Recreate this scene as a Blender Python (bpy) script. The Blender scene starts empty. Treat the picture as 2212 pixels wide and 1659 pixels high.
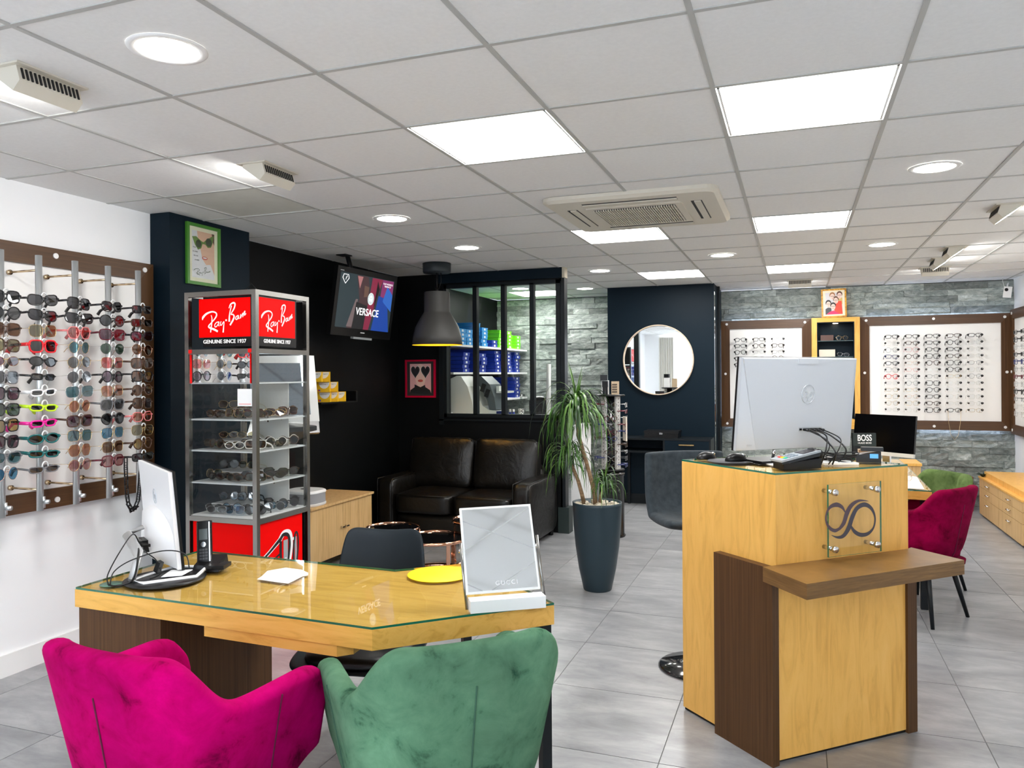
import bpy, bmesh, math, random
from mathutils import Vector, Matrix
PI = math.pi
R_ = math.radians
rnd = random.Random(7)
sc = bpy.context.scene
C = sc.collection
# ------------------------------------------------------------------ camera
YAW = R_(20.15); ROLL = 0.0064
Rt = Vector((math.cos(YAW), math.sin(YAW), 0)); Fw = Vector((-math.sin(YAW), math.cos(YAW), 0)); Up = Vector((0, 0, 1))
cx_ = Rt*math.cos(ROLL) - Up*math.sin(ROLL); cy_ = Rt*math.sin(ROLL) + Up*math.cos(ROLL); cz_ = -Fw
cam_d = bpy.data.cameras.new('camera'); cam = bpy.data.objects.new('camera', cam_d); C.objects.link(cam)
cam.matrix_world = Matrix(((cx_.x, cy_.x, cz_.x, 0), (cx_.y, cy_.y, cz_.y, 0), (cx_.z, cy_.z, cz_.z, 1.48), (0, 0, 0, 1)))
cam_d.sensor_width = 36; cam_d.lens = 1674.7/2212*36; cam_d.shift_y = -20.9/2212
cam_d.clip_start = 0.02; cam_d.clip_end = 60
sc.camera = cam
# ------------------------------------------------------------------ world, exposure, large lights
w = bpy.data.worlds.new('world'); sc.world = w; w.use_nodes = True
w.node_tree.nodes['Background'].inputs[0].default_value = (.80, .90, 1.0, 1)
w.node_tree.nodes['Background'].inputs[1].default_value = 1.0
sc.view_settings.view_transform = 'Standard'; sc.view_settings.look = 'None'
sc.view_settings.exposure = 1.83; sc.view_settings.gamma = 1; sc.view_settings.use_curve_mapping = False
sc.cycles.transparent_max_bounces = 24; sc.cycles.max_bounces = 9; sc.cycles.diffuse_bounces = 6
sc.cycles.caustics_reflective = False; sc.cycles.caustics_refractive = False
PANEL_E = 8.0; DOWN_E = 10.0; DAY_W = 420.0
def area(name, loc, rot, sx, sy, power, col):
    l = bpy.data.lights.new(name, 'AREA'); l.shape = 'RECTANGLE'; l.size = sx; l.size_y = sy; l.energy = power; l.color = col
    o = bpy.data.objects.new(name, l); C.objects.link(o); o.location = loc; o.rotation_euler = rot; return o
# daylight through the glazed shopfront behind the photographer (the opening is modelled below)
area('shopfront_daylight', (-0.9, -2.45, 1.35), (R_(90), 0, R_(180)), 4.6, 2.0, DAY_W, (.86, .93, 1.0))
HC = 2.471; HF = 0.0
# ------------------------------------------------------------------ materials
MAT = {}
def mat(name, col=(.8, .8, .8), rough=.5, metal=0, spec=.5, emit=None, es=0, coat=0, sheen=0, alpha=None):
    if name in MAT: return MAT[name]
    m = bpy.data.materials.new(name); m.use_nodes = True
    b = m.node_tree.nodes['Principled BSDF']; I = b.inputs
    I['Base Color'].default_value = (*col, 1); I['Roughness'].default_value = rough; I['Metallic'].default_value = metal
    I['Specular IOR Level'].default_value = spec; I['Coat Weight'].default_value = coat; I['Sheen Weight'].default_value = sheen
    if emit: I['Emission Color'].default_value = (*emit, 1); I['Emission Strength'].default_value = es
    MAT[name] = m; return m
def nn(m, t, **k):
    n = m.node_tree.nodes.new(t)
    for a, v in k.items(): setattr(n, a, v)
    return n
def ln(m, a, b): m.node_tree.links.new(a, b)
def ramp(m, fac, stops):
    r = nn(m, 'ShaderNodeValToRGB'); e = r.color_ramp.elements
    e[0].position, e[0].color = stops[0][0], (*stops[0][1], 1); e[1].position, e[1].color = stops[-1][0], (*stops[-1][1], 1)
    for p, c in stops[1:-1]:
        x = e.new(p); x.color = (*c, 1)
    ln(m, fac, r.inputs['Fac']); return r.outputs['Color']
def textured(name, stops, scale=(1, 1, 1), nscale=5, detail=6, rough=.5, bump=0, dist=0, spec=.5, coat=0, rrand=False, metal=0, sheen=0, nrough=.6, two=None):
    if name in MAT: return MAT[name]
    m = mat(name, stops[0][1], rough, metal, spec, coat=coat, sheen=sheen); b = m.node_tree.nodes['Principled BSDF']
    tc = nn(m, 'ShaderNodeTexCoord'); mp = nn(m, 'ShaderNodeMapping'); mp.inputs['Scale'].default_value = scale
    ln(m, tc.outputs['Object'], mp.inputs['Vector'])
    if rrand:
        oi = nn(m, 'ShaderNodeObjectInfo'); mu = nn(m, 'ShaderNodeMath', operation='MULTIPLY'); mu.inputs[1].default_value = 37.0
        cb = nn(m, 'ShaderNodeCombineXYZ'); ln(m, oi.outputs['Random'], mu.inputs[0])
        for i in range(3): ln(m, mu.outputs[0], cb.inputs[i])
        ln(m, cb.outputs[0], mp.inputs['Location'])
    n = nn(m, 'ShaderNodeTexNoise'); n.inputs['Scale'].default_value = nscale; n.inputs['Detail'].default_value = detail
    n.inputs['Roughness'].default_value = nrough; n.inputs['Distortion'].default_value = dist
    ln(m, mp.outputs[0], n.inputs['Vector']); c = ramp(m, n.outputs['Fac'], stops)
    if rrand and rrand is not True:
        hs = nn(m, 'ShaderNodeHueSaturation'); mr = nn(m, 'ShaderNodeMapRange'); mr.inputs['To Min'].default_value = 1-rrand; mr.inputs['To Max'].default_value = 1+rrand
        ln(m, oi.outputs['Random'], mr.inputs['Value']); ln(m, mr.outputs[0], hs.inputs['Value']); ln(m, c, hs.inputs['Color']); c = hs.outputs[0]
    if two:
        n2 = nn(m, 'ShaderNodeTexNoise'); n2.inputs['Scale'].default_value = two; n2.inputs['Detail'].default_value = 4; ln(m, mp.outputs[0], n2.inputs['Vector'])
        m2 = nn(m, 'ShaderNodeMapRange'); m2.inputs['From Min'].default_value = .3; m2.inputs['From Max'].default_value = .7; m2.inputs['To Min'].default_value = .55; m2.inputs['To Max'].default_value = 1.25; ln(m, n2.outputs['Fac'], m2.inputs['Value'])
        h2 = nn(m, 'ShaderNodeHueSaturation'); ln(m, m2.outputs[0], h2.inputs['Value']); ln(m, c, h2.inputs['Color']); c = h2.outputs[0]
    ln(m, c, b.inputs['Base Color'])
    if bump:
        bp = nn(m, 'ShaderNodeBump'); bp.inputs['Strength'].default_value = bump; bp.inputs['Distance'].default_value = .01
        ln(m, n.outputs['Fac'], bp.inputs['Height']); ln(m, bp.outputs[0], b.inputs['Normal'])
    return m
def glass(name, tint=(.97, .99, .98), ior=1.45, rough=0.0):
    if name in MAT: return MAT[name]
    m = bpy.data.materials.new(name); m.use_nodes = True; t = m.node_tree; t.nodes.clear()
    o = nn(m, 'ShaderNodeOutputMaterial'); mx = nn(m, 'ShaderNodeMixShader'); fr = nn(m, 'ShaderNodeFresnel'); fr.inputs[0].default_value = ior
    tr = nn(m, 'ShaderNodeBsdfTransparent'); tr.inputs[0].default_value = (*tint, 1); gl = nn(m, 'ShaderNodeBsdfGlossy'); gl.inputs['Roughness'].default_value = rough
    ge = nn(m, 'ShaderNodeNewGeometry'); sb = nn(m, 'ShaderNodeMath', operation='SUBTRACT'); sb.inputs[0].default_value = 1.0; ml = nn(m, 'ShaderNodeMath', operation='MULTIPLY')
    ln(m, ge.outputs['Backfacing'], sb.inputs[1]); ln(m, sb.outputs[0], ml.inputs[0]); ln(m, fr.outputs[0], ml.inputs[1])
    ln(m, ml.outputs[0], mx.inputs[0]); ln(m, tr.outputs[0], mx.inputs[1]); ln(m, gl.outputs[0], mx.inputs[2]); ln(m, mx.outputs[0], o.inputs[0])
    MAT[name] = m; return m
def emis(name, col, s):
    if name in MAT: return MAT[name]
    return mat(name, (0, 0, 0), .5, emit=col, es=s)
OAK = textured('oak', [(.3, (.66, .345, .075)), (.5, (.79, .435, .105)), (.7, (.83, .475, .13))], (6, 6, 1.0), 3, 9, .38, .03, 1.6, spec=.25)
OAKH = textured('oak_flat', [(.3, (.60, .31, .055)), (.5, (.75, .41, .09)), (.72, (.80, .46, .12))], (1.2, 9, 9), 3, 8, .38, .04, 1.2, spec=.25)
OAKP = textured('pale_oak', [(.3, (.50, .30, .12)), (.5, (.66, .43, .19)), (.75, (.72, .49, .24))], (14, 14, .8), 3, 6, .45, .05, .8)
WEN = textured('brown_wood', [(.3, (.060, .027, .010)), (.6, (.095, .044, .017)), (.8, (.125, .062, .025))], (40, 40, .6), 3, 4, .42, .05, .3, spec=.2)
WENH = textured('brown_wood_flat', [(.3, (.12, .060, .018)), (.6, (.19, .098, .030)), (.8, (.24, .13, .042))], (3, 3, 50), 3, 4, .34, .05, .3, spec=.3)
WHITE = mat('white_paint', (.86, .86, .85), .55)
WALLW = mat('wall_white', (.90, .91, .92), .7)
BLACKW = textured('black_wall_paint', [(.3, (.0016, .0021, .0026)), (.7, (.0024, .0030, .0036))], (1, 1, 1), 3, 2, .5, spec=.18)
NAVY = mat('navy_black_paint', (.0024, .0098, .0175), .5, spec=.15)
BLK = mat('black_plastic', (.004, .004, .0045), .35, spec=.35)
BLKM = mat('black_metal', (.004, .0065, .0085), .4, spec=.3)
CHR = mat('chrome', (.75, .75, .76), .15, 1)
STEEL = mat('brushed_steel', (.30, .295, .28), .24, 1)
ALU = mat('aluminium', (.72, .75, .76), .35, .85)
MIRROR = mat('mirror', (.9, .91, .91), .01, 1)
GL = glass('clear_glass'); GLT = glass('desk_glass', (.95, .98, .95), 1.6)
GEDGE = mat('green_glass_edge', (.010, .13, .075), .1, spec=.8)
ROSE = mat('rose_gold', (.86, .48, .33), .1, 1)
LEATH = textured('black_leather', [(.3, (.0028, .0024, .002)), (.7, (.007, .0055, .004))], (1, 1, 1), 9, 6, .34, .7, .6, spec=.42)
FABG = textured('grey_fabric', [(.3, (.018, .025, .031)), (.7, (.034, .045, .054))], (1, 1, 1), 30, 4, .85, .2, sheen=.08, spec=.2)
PLASG = mat('dark_blue_grey_shell', (.006, .012, .017), .40, spec=.25)
RED = mat('red_print', (.85, .0, .0), .35)
PAPER = mat('white_paper', (.88, .88, .88), .6)
# ------------------------------------------------------------------ mesh building
class MB:
    def __init__(s, M=None): s.bm = bmesh.new(); s.M = M
    def _f(s, vs, fs, sm=False, mi=0):
        bv = [s.bm.verts.new(s.M @ Vector(v) if s.M else v) for v in vs]
        for f in fs:
            try:
                q = s.bm.faces.new([bv[i] for i in f]); q.smooth = sm; q.material_index = mi
            except ValueError: pass
        return s
    def box(s, x0, x1, y0, y1, z0, z1, mi=0):
        v = [(x, y, z) for x in (x0, x1) for y in (y0, y1) for z in (z0, z1)]
        return s._f(v, [(0, 1, 3, 2), (4, 6, 7, 5), (0, 4, 5, 1), (2, 3, 7, 6), (0, 2, 6, 4), (1, 5, 7, 3)], mi=mi)
    def cb(s, c, d, rot=None, mi=0):
        M = Matrix.Translation(c) @ (rot.to_4x4() if rot else Matrix())
        h = [k/2 for k in d]
        v = [M @ Vector((x*h[0], y*h[1], z*h[2])) for x in (-1, 1) for y in (-1, 1) for z in (-1, 1)]
        return s._f(v, [(0, 1, 3, 2), (4, 6, 7, 5), (0, 4, 5, 1), (2, 3, 7, 6), (0, 2, 6, 4), (1, 5, 7, 3)], mi=mi)
    def prism(s, pts, z0, z1, mi=0, cap=True, mside=None):
        n = len(pts); v = [(p[0], p[1], z0) for p in pts]+[(p[0], p[1], z1) for p in pts]
        s._f(v, [tuple(range(n-1, -1, -1)), tuple(range(n, 2*n))] if cap else [], mi=mi)
        return s._f(v, [(i, (i+1) % n, n+(i+1) % n, n+i) for i in range(n)], mi=mi if mside is None else mside)
    def tube(s, pts, r, n=8, closed=False, caps=True, mi=0, flat=None):
        pts = [Vector(p) for p in pts]; N = len(pts); rr = r if isinstance(r, (list, tuple)) else [r]*N
        vs = []; pr = None
        for i, p in enumerate(pts):
            if closed: t = pts[(i+1) % N]-pts[i-1]
            else: t = pts[min(i+1, N-1)]-pts[max(i-1, 0)]
            t.normalize() if t.length > 1e-9 else None
            if pr is None:
                a = Vector((0, 0, 1)) if abs(t.z) < .9 else Vector((1, 0, 0)); u = t.cross(a).normalized()
            else:
                u = pr-t*pr.dot(t); u.normalize()
            pr = u; v = t.cross(u)
            k = rr[i]
            for j in range(n):
                a = 2*PI*j/n; q = u*math.cos(a)*k+v*math.sin(a)*k*(flat or 1); vs.append(p+q)
        fs = []
        for i in range(N if closed else N-1):
            a = i*n; b = ((i+1) % N)*n
            for j in range(n): fs.append((a+j, a+(j+1) % n, b+(j+1) % n, b+j))
        if caps and not closed: fs += [tuple(range(n-1, -1, -1)), tuple((N-1)*n+j for j in range(n))]
        return s._f(vs, fs, True, mi)
    def lathe(s, prof, n=32, c=(0, 0, 0), mi=0, caps=True, arc=None):
        vs = []; N = len(prof)
        for r, z in prof:
            for j in range(n):
                a = 2*PI*j/n; vs.append((c[0]+r*math.cos(a), c[1]+r*math.sin(a), c[2]+z))
        fs = [(i*n+j, i*n+(j+1) % n, (i+1)*n+(j+1) % n, (i+1)*n+j) for i in range(N-1) for j in range(n)]
        if caps: fs += [tuple(range(n-1, -1, -1)), tuple((N-1)*n+j for j in range(n))]
        return s._f(vs, fs, True, mi)
    def disc(s, c, r, n=24, ax='z', t=.002, mi=0):
        vs = []
        for k in (0, t):
            for j in range(n):
                a = 2*PI*j/n; p, q = r*math.cos(a), r*math.sin(a)
                vs.append({'z': (c[0]+p, c[1]+q, c[2]+k), 'y': (c[0]+p, c[1]+k, c[2]+q), 'x': (c[0]+k, c[1]+p, c[2]+q)}[ax])
        return s._f(vs, [tuple(range(n)), tuple(range(2*n-1, n-1, -1))]+[(j, (j+1) % n, n+(j+1) % n, n+j) for j in range(n)], mi=mi)
    def poly(s, pts, mi=0):
        return s._f(pts, [tuple(range(len(pts)))], mi=mi)
    def grid(s, P, mi=0, closed=False, sm=True):
        n = len(P); m = len(P[0]); vs = [p for row in P for p in row]
        fs = [(i*m+j, i*m+j+1, ((i+1) % n)*m+j+1, ((i+1) % n)*m+j) for i in range(n if closed else n-1) for j in range(m-1)]
        return s._f(vs, fs, sm, mi)
    def strip(s, pts, wd, z=0, mi=0, f=None, t=.0015):
        """flat ribbon of width wd(i) along 2-D pts (x,z) at depth z; f maps (x,z,depth) to 3-D"""
        n = len(pts); L = []; Rr = []
        for i in range(n):
            a = pts[max(i-1, 0)]; b = pts[min(i+1, n-1)]; dx, dy = b[0]-a[0], b[1]-a[1]; l = math.hypot(dx, dy) or 1
            h = (wd[i] if isinstance(wd, (list, tuple)) else wd)/2; L.append((pts[i][0]-dy/l*h, pts[i][1]+dx/l*h)); Rr.append((pts[i][0]+dy/l*h, pts[i][1]-dx/l*h))
        vs = [f(p[0], p[1], z) for p in L]+[f(p[0], p[1], z) for p in Rr]
        return s._f(vs, [(i, i+1, n+i+1, n+i) for i in range(n-1)], mi=mi)
    def mesh(s, name, mats, bevel=0, sub=0, smooth=None, merge=False):
        bm = s.bm
        if merge: bmesh.ops.remove_doubles(bm, verts=bm.verts, dist=1e-5)
        if bevel: bmesh.ops.bevel(bm, geom=[e for e in bm.edges if len(e.link_faces) == 2 and e.calc_face_angle(0) > .6], offset=bevel, segments=2, affect='EDGES', clamp_overlap=True)
        bmesh.ops.recalc_face_normals(bm, faces=bm.faces)
        if smooth:
            for f in bm.faces: f.smooth = True
        me = bpy.data.meshes.new(name); bm.to_mesh(me); bm.free()
        for m in (mats if isinstance(mats, (list, tuple)) else [mats]): me.materials.append(m)
        return me
    def build(s, name, mats, parent=None, bevel=0, sub=0, smooth=None, merge=False, world=True, label=None):
        o = link(name, s.mesh(name, mats, bevel, sub, smooth, merge), parent, world, label)
        if sub:
            m = o.modifiers.new('s', 'SUBSURF'); m.levels = sub; m.render_levels = sub
        return o
def link(name, me, parent=None, world=True, label=None):
    o = bpy.data.objects.new(name, me); C.objects.link(o)
    if parent is not None:
        o.parent = parent
        if world: o.matrix_parent_inverse = wm(parent).inverted()
    if label: o['label'] = label
    return o
def wm(o):
    m = o.matrix_basis.copy()
    if o.parent: m = wm(o.parent) @ o.matrix_parent_inverse @ m
    return m
def tag(o, label, cat, group=None, kind=None):
    o['label'] = label; o['category'] = cat
    if group: o['group'] = group
    if kind: o['kind'] = kind
    return o
def struct(o): o['kind'] = 'structure'; return o
def thing(name, label, cat, loc=(0, 0, 0), rz=0, group=None):
    o = bpy.data.objects.new(name, None); C.objects.link(o); o.empty_display_size = .05; o.location = loc; o.rotation_euler = (0, 0, rz)
    return tag(o, label, cat, group)
def copy_tree(o, parent=None):
    c = o.copy(); C.objects.link(c)
    if parent: c.parent = parent
    for ch in list(o.children): copy_tree(ch, c)
    return c
def rot(x=0, y=0, z=0): return (Matrix.Rotation(z, 3, 'Z') @ Matrix.Rotation(y, 3, 'Y') @ Matrix.Rotation(x, 3, 'X'))
def text(name, body, size, M, m, parent=None, extr=.0008, align='CENTER', shear=0, sx=1, spacing=1, world=True, bold=0):
    cu = bpy.data.curves.new(name, 'FONT'); cu.body = body; cu.size = size; cu.extrude = extr; cu.align_x = align; cu.align_y = 'CENTER'; cu.shear = shear; cu.space_character = spacing; cu.offset = bold
    t = bpy.data.objects.new(name, cu); C.objects.link(t); bpy.context.view_layer.update()
    me = bpy.data.meshes.new_from_object(t.evaluated_get(bpy.context.evaluated_depsgraph_get())); bpy.data.objects.remove(t)
    me.transform(Matrix.Diagonal((sx, 1, 1, 1))); me.transform(M); me.materials.clear(); me.materials.append(m)
    return link(name, me, parent, world)
def frameM(o, ex, ez):
    """matrix whose local x -> ex, local y -> ez (up), local z -> out of the face"""
    ex = Vector(ex).normalized(); ez = Vector(ez).normalized(); n = ex.cross(ez)
    return Matrix(((ex.x, ez.x, n.x, o[0]), (ex.y, ez.y, n.y, o[1]), (ex.z, ez.z, n.z, o[2]), (0, 0, 0, 1)))
# ================================================================== SETTING
XL, XD, XR, YB, YF = -3.69, -3.76, 2.20, 9.70, -2.5
TILE = textured('floor_tile', [(.25, (.17, .175, .185)), (.5, (.285, .29, .30)), (.75, (.43, .435, .44))], (1.1, 2.6, 1), 2.8, 10, .28, .02, .35, rrand=.07, nrough=.68)
GROUT = mat('grout', (.17, .17, .17), .8)
CT = textured('ceiling_tile', [(.3, (.79, .79, .78)), (.7, (.83, .83, .82))], (1, 1, 1), 60, 3, .85, .05, rrand=.025)
CT2 = textured('ceiling_tile_stained', [(.3, (.64, .63, .57)), (.7, (.70, .69, .63))], (1, 1, 1), 8, 4, .85, .03)
TB = mat('ceiling_grid_paint', (.46, .46, .44), .5)
STONE = textured('slate', [(.25, (.06, .072, .068)), (.42, (.17, .20, .185)), (.56, (.33, .36, .335)), (.75, (.60, .63, .60))], (1.6, 2, 3.4), 4.5, 12, .65, .9, 1.3, rrand=.42, nrough=.78)
fl = struct(MB().box(-3.9, 2.35, -2.6, YB+.1, -.06, -.003).build('floor', GROUT))
tile_me = {}
def tile_mesh(wx, wy, h, nm, m, bev=.0015, down=False):
    k = (round(wx, 3), round(wy, 3), nm)
    if k not in tile_me:
        b = MB(); z0, z1 = (0, h)
        b.box(-wx/2, wx/2, -wy/2, wy/2, z0, z1); tile_me[k] = b.mesh(nm, m, bevel=bev)
    return tile_me[k]
GJX, GJY, G = -1.10-.6*5, 4.75-.6*13, .6
rest = MB()
for i in range(11):
    for j in range(22):
        x0 = max(GJX+i*G+.002, -3.76); x1 = min(GJX+(i+1)*G-.002, 2.2); y0 = max(GJY+j*G+.002, YF); y1 = min(GJY+(j+1)*G-.002, YB)
        if x1-x0 < .02 or y1-y0 < .02: continue
        cxm, cym = (x0+x1)/2, (y0+y1)/2; d = -cxm*math.sin(YAW)+cym*math.cos(YAW)
        if d < 1.3: rest.box(x0, x1, y0, y1, -.004, 0); continue
        o = link('floor_tile', tile_mesh(x1-x0, y1-y0, .004, 'floor_tile', TILE, .0012), fl); o.location = (cxm, cym, -.004)
o = rest.build('floor_tile', TILE, fl); o['kind'] = 'stuff'; o['label'] = 'grey floor tiles nearest the shopfront'
# ceiling
ceil = struct(MB().box(-3.9, 2.35, -2.6, YB+.1, HC+.03, HC+.08).build('ceiling', CT))
def gx(c): return .6*(c-3.4454)
def gy(r): return .6*(r+2.606)
LED = {(1, 2), (3, 2), (1, 6), (3, 6), (1, 10), (3, 10), (1, -5), (3, -5), (-2, 12)}
rest = MB()
for c in range(-4, 8):
    for r in range(-7, 15):
        if (c, r) in LED: continue
        x0 = max(gx(c)+.0075, XD if gy(r) > 4.3 else XL); x1 = min(gx(c+1)-.0075, XR); y0 = max(gy(r)+.0075, YF); y1 = min(gy(r+1)-.0075, YB)
        if x1-x0 < .02 or y1-y0 < .02: continue
        cxm, cym = (x0+x1)/2, (y0+y1)/2; d = -cxm*math.sin(YAW)+cym*math.cos(YAW)
        if d < .5: rest.box(x0, x1, y0, y1, HC, HC+.03); continue
        st = (c, r) == (-2, 3)
        o = link('ceiling_tile', tile_mesh(x1-x0, y1-y0, .03, 'ceiling_tile'+('_stained' if st else ''), CT2 if st else CT, .002), ceil); o.location = (cxm, cym, HC+rnd.uniform(0, .0025)+(.004 if st else 0))
        if st: o['label'] = 'yellowed ceiling tile'
o = rest.build('ceiling_tile', CT, ceil); o['kind'] = 'stuff'; o['label'] = 'ceiling tiles above the shopfront end'
b = MB()
for c in range(-3, 8):
    if XD < gx(c) < XR: b.box(gx(c)-.0085, gx(c)+.0085, YF, YB, HC-.003, HC+.02)
for r in range(-6, 15):
    if YF < gy(r) < YB: b.box(XD, XR, gy(r)-.0085, gy(r)+.0085, HC-.0028, HC+.02)
b.build('ceiling_grid', TB, ceil)
# LED panels and downlights
LEDM = emis('led_panel_light', (1, .99, .97), PANEL_E); DLM = emis('downlight_light', (1, .96, .88), DOWN_E)
def led_panel(c, r, where):
    x0, x1, y0, y1 = gx(c)+.013, gx(c+1)-.013, gy(r)+.013, gy(r+1)-.013
    t = thing('ceiling_light', 'square white LED panel in the ceiling, '+where, 'ceiling light', ((x0+x1)/2, (y0+y1)/2, HC), 0, 'square LED ceiling panels')
    MB().box(x0, x1, y0, y1, HC, HC+.012).build('diffuser', LEDM, t)
    f = MB()
    for a in ((x0, x1, y0, y0+.008), (x0, x1, y1-.008, y1), (x0, x0+.008, y0, y1), (x1-.008, x1, y0, y1)): f.box(*a, HC-.002, HC)
    f.build('frame', WHITE, t)
WH = {(1, -5): 'behind the photographer, left one', (3, -5): 'behind the photographer, right one', (-2, 12): 'in the glazed back room', (1, 2): 'the big near one left of the middle', (3, 2): 'largest, on the right', (1, 6): 'just beyond the air conditioner', (3, 6): 'right of the air conditioner', (1, 10): 'above the round wall mirror', (3, 10): 'furthest, near the stone wall'}
for k in sorted(LED): led_panel(k[0], k[1], WH.get(k, 'behind the photographer'))

def downlight(x, y, where, r=.09):
    t = thing('downlight', 'round recessed downlight with a white rim, '+where, 'downlight', (x, y, HC), 0, 'round ceiling downlights')
    MB().lathe([(r, 0), (r+.002, -.004), (r+.022, -.004), (r+.026, 0)], 40, (x, y, HC), caps=False).build('rim', WHITE, t)
    MB().disc((x, y, HC-.0025), r+.001, 40, t=.001).build('diffuser', DLM, t)
for x, y, s in ((-1.783, 1.848, 'largest and nearest, at the upper left'), (-2.40, 4.35, 'above the television and display tower'), (-2.41, 5.56, 'in front of the dome pendant lamp'), (.635, 4.24, 'largest on the right side'), (.63, 6.65, 'furthest on the right side'), (-.58, 6.73, 'right of the air conditioner'), (-1.77, 7.3, 'beside the glazed partition top'), (-2.99, 8.45, 'inside the back room, larger of two'), (-2.3, 8.75, 'inside the back room, at the right pane'), (-1.8, -.55, 'behind the photographer on the left'), (1.25, -.3, 'behind the photographer on the right')): downlight(x, y, s)
# walls
def wall(nm, x0, x1, y0, y1, z0, z1, m): return struct(MB().box(x0, x1, y0, y1, z0, z1).build(nm, m))
wall('wall_left', XL-.2, XL, YF, 3.675, 0, HC, WALLW)
wall('wall_left_dark', XD-.15, XD, 3.675, YB, 0, HC, BLACKW)
col = wall('pillar', XD, -3.54, 3.675, 4.40, 0, HC, NAVY)
wall('wall_right', XR, XR+.15, YF, YB, 0, HC, WALLW)
bk = wall('wall_back', XD, XR, YB, YB+.15, 0, HC, mat('stone_backing', (.08, .085, .085), .9))
fw = wall('wall_front', -3.9, 2.35, YF-.15, YF, 0, .35, WALLW)
MB().box(-3.9, 2.35, YF-.15, YF, 2.36, HC).build('lintel', WALLW, fw); MB().box(-3.9, -3.25, YF-.15, YF, .35, 2.36).build('jamb', WALLW, fw); MB().box(1.45, 2.35, YF-.15, YF, .35, 2.36).build('jamb', WALLW, fw)
win = struct(thing('window_front', 'shopfront window behind the photographer', 'window', (-.9, YF, .35)));
del win['category']; del win['label']
for x in (-3.25, -1.7, -.15, 1.41): MB().box(x, x+.05, YF-.02, YF+.04, .35, 2.36).build('mullion', BLKM, win)
tag(MB().grid([[(-3.3+.012*i, -2.35+.035*math.sin(i*1.3), z) for i in range(34)] for z in (.1, 2.4)]).build('curtain', mat('curtain_cloth', (.72, .70, .64), .9)), 'long pale curtain hanging at the shopfront glass', 'curtain')
pst = thing('window_sticker', 'blue and white printed sticker with a big 1 on the shopfront glass', 'sticker', (-1.2, -2.44, 1.3))
MB().box(-1.65, -.75, -2.445, -2.44, 1.0, 1.9).build('sheet', mat('sticker_blue', (.02, .14, .75), .5), pst); text('numeral', '1', .8, frameM((-1.2, -2.436, 1.45), (-1, 0, 0), (0, 0, 1)), PAPER, pst, bold=.02)
bb = struct(MB().box(XL, XL+.015, YF, 3.675, 0, .11).build('baseboard_left', WHITE))
struct(MB().box(XD, XD+.015, 4.4, 6.93, 0, .10).build('baseboard_dark', BLKM))
# partition with interior window
pt = wall('partition', XD, -2.05, 6.93, 7.03, 0, 1.09, BLACKW)
MB().box(XD, -3.23, 6.93, 7.03, 1.09, HC).build('panel', BLACKW, pt)
MB().box(-3.23, -2.05, 6.93, 7.03, 2.345, HC).build('panel', BLACKW, pt)
MB().box(-3.3, -2.035, 6.905, 6.93, 2.375, HC).build('header_beam', NAVY, pt)
MB().box(-2.035, -2.01, 6.905, 7.0, 2.375, HC).build('header_end', mat('beige_end', (.60, .54, .42), .6), pt)
MB().box(-2.065, -2.02, 6.93, 7.03, 0, 2.375).build('end_post', BLKM, pt)
MB().box(-2.09, -1.985, 6.915, 7.05, 0, .24).build('plinth', mat('plinth_green_black', (.018, .030, .028), .5), pt, bevel=.004)
tag(MB().box(-2.015, -1.935, 7.10, 7.55, 0, .99).build('cupboard', WHITE, bevel=.002), 'white low cupboard end seen behind the plant at the partition', 'cupboard')
wi = struct(thing('window_1', 'x', 'x', (-2.6, 6.93, 1.09))); del wi['category']; del wi['label']
f = MB(); f.box(-3.25, -2.06, 6.915, 6.975, 1.065, 1.10).box(-3.25, -2.06, 6.915, 6.975, 2.325, 2.36).box(-3.255, -3.22, 6.915, 6.975, 1.065, 2.36).box(-2.10, -2.06, 6.915, 6.975, 1.065, 2.36)
f.build('frame', BLKM, wi)
MB().box(-3.30, -3.255, 6.91, 6.935, .99, 2.0).build('trim', BLKM, wi); MB().box(-3.30, -2.06, 6.91, 6.935, 1.03, 1.045).build('sill', BLKM, wi)
xs = [-3.22, -2.919, -2.627, -2.337, -2.10]
for x in xs[1:4]: MB().box(x-.021, x+.021, 6.915, 6.975, 1.09, 2.34).build('mullion', BLKM, wi)
for a, b_ in zip(xs, xs[1:]): MB().box(a, b_, 6.942, 6.948, 1.095, 2.33).build('pane', GL, wi)
# mirror pillar
mp = wall('pillar', -2.047, -.85, 8.80, YB, 0, HC, NAVY)
MB().box(-.85, -.846, 8.83, 8.9, .05, 2.38).build('side_mirror', MIRROR, mp); MB().box(-.85, -.82, 9.15, 9.18, 0, HC).build('steel_post', BLKM, mp)
MB().box(-2.06, -.84, 8.79, 8.80, 0, .11).build('skirting', BLKM, mp)
# stone cladding: every stone a piece
srnd = random.Random(11); stones = []
z = 0
hs = [.052, .068, .06, .075, .056]
while z < HC-.02:
    h = min(srnd.choice(hs), HC-z-.002)
    for (a, e) in ((XD, -2.047), (-.85, XR)):
        x = a-srnd.uniform(0, .25)
        while x < e:
            L = srnd.choice([.16, .24, .3, .36, .42, .55])*srnd.uniform(.85, 1.15); x0, x1 = max(x, a), min(x+L, e); x += L
            if x1-x0 > .015: stones.append((x0, x1, z, h, srnd.uniform(.006, .032)))
    z += h
def hid(s):
    x = (s[0]+s[1])/2; z = s[2]+s[3]/2
    if -.82 < x < .05 and .9 < z < 2.03: return 2
    if .2 < x < 2.1 and .9 < z < 2.05: return 2
    if x < -2.9 and z < 1.8: return 1
    if -.85 < x < 0 and z < .9: return 1
    if x < 1.0 and x > -.9 and z < .6: return 1
    if x < -2.0 and z < 1.0: return 1
    return 0
stones.sort(key=hid); late = MB(); zc = YB
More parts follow.
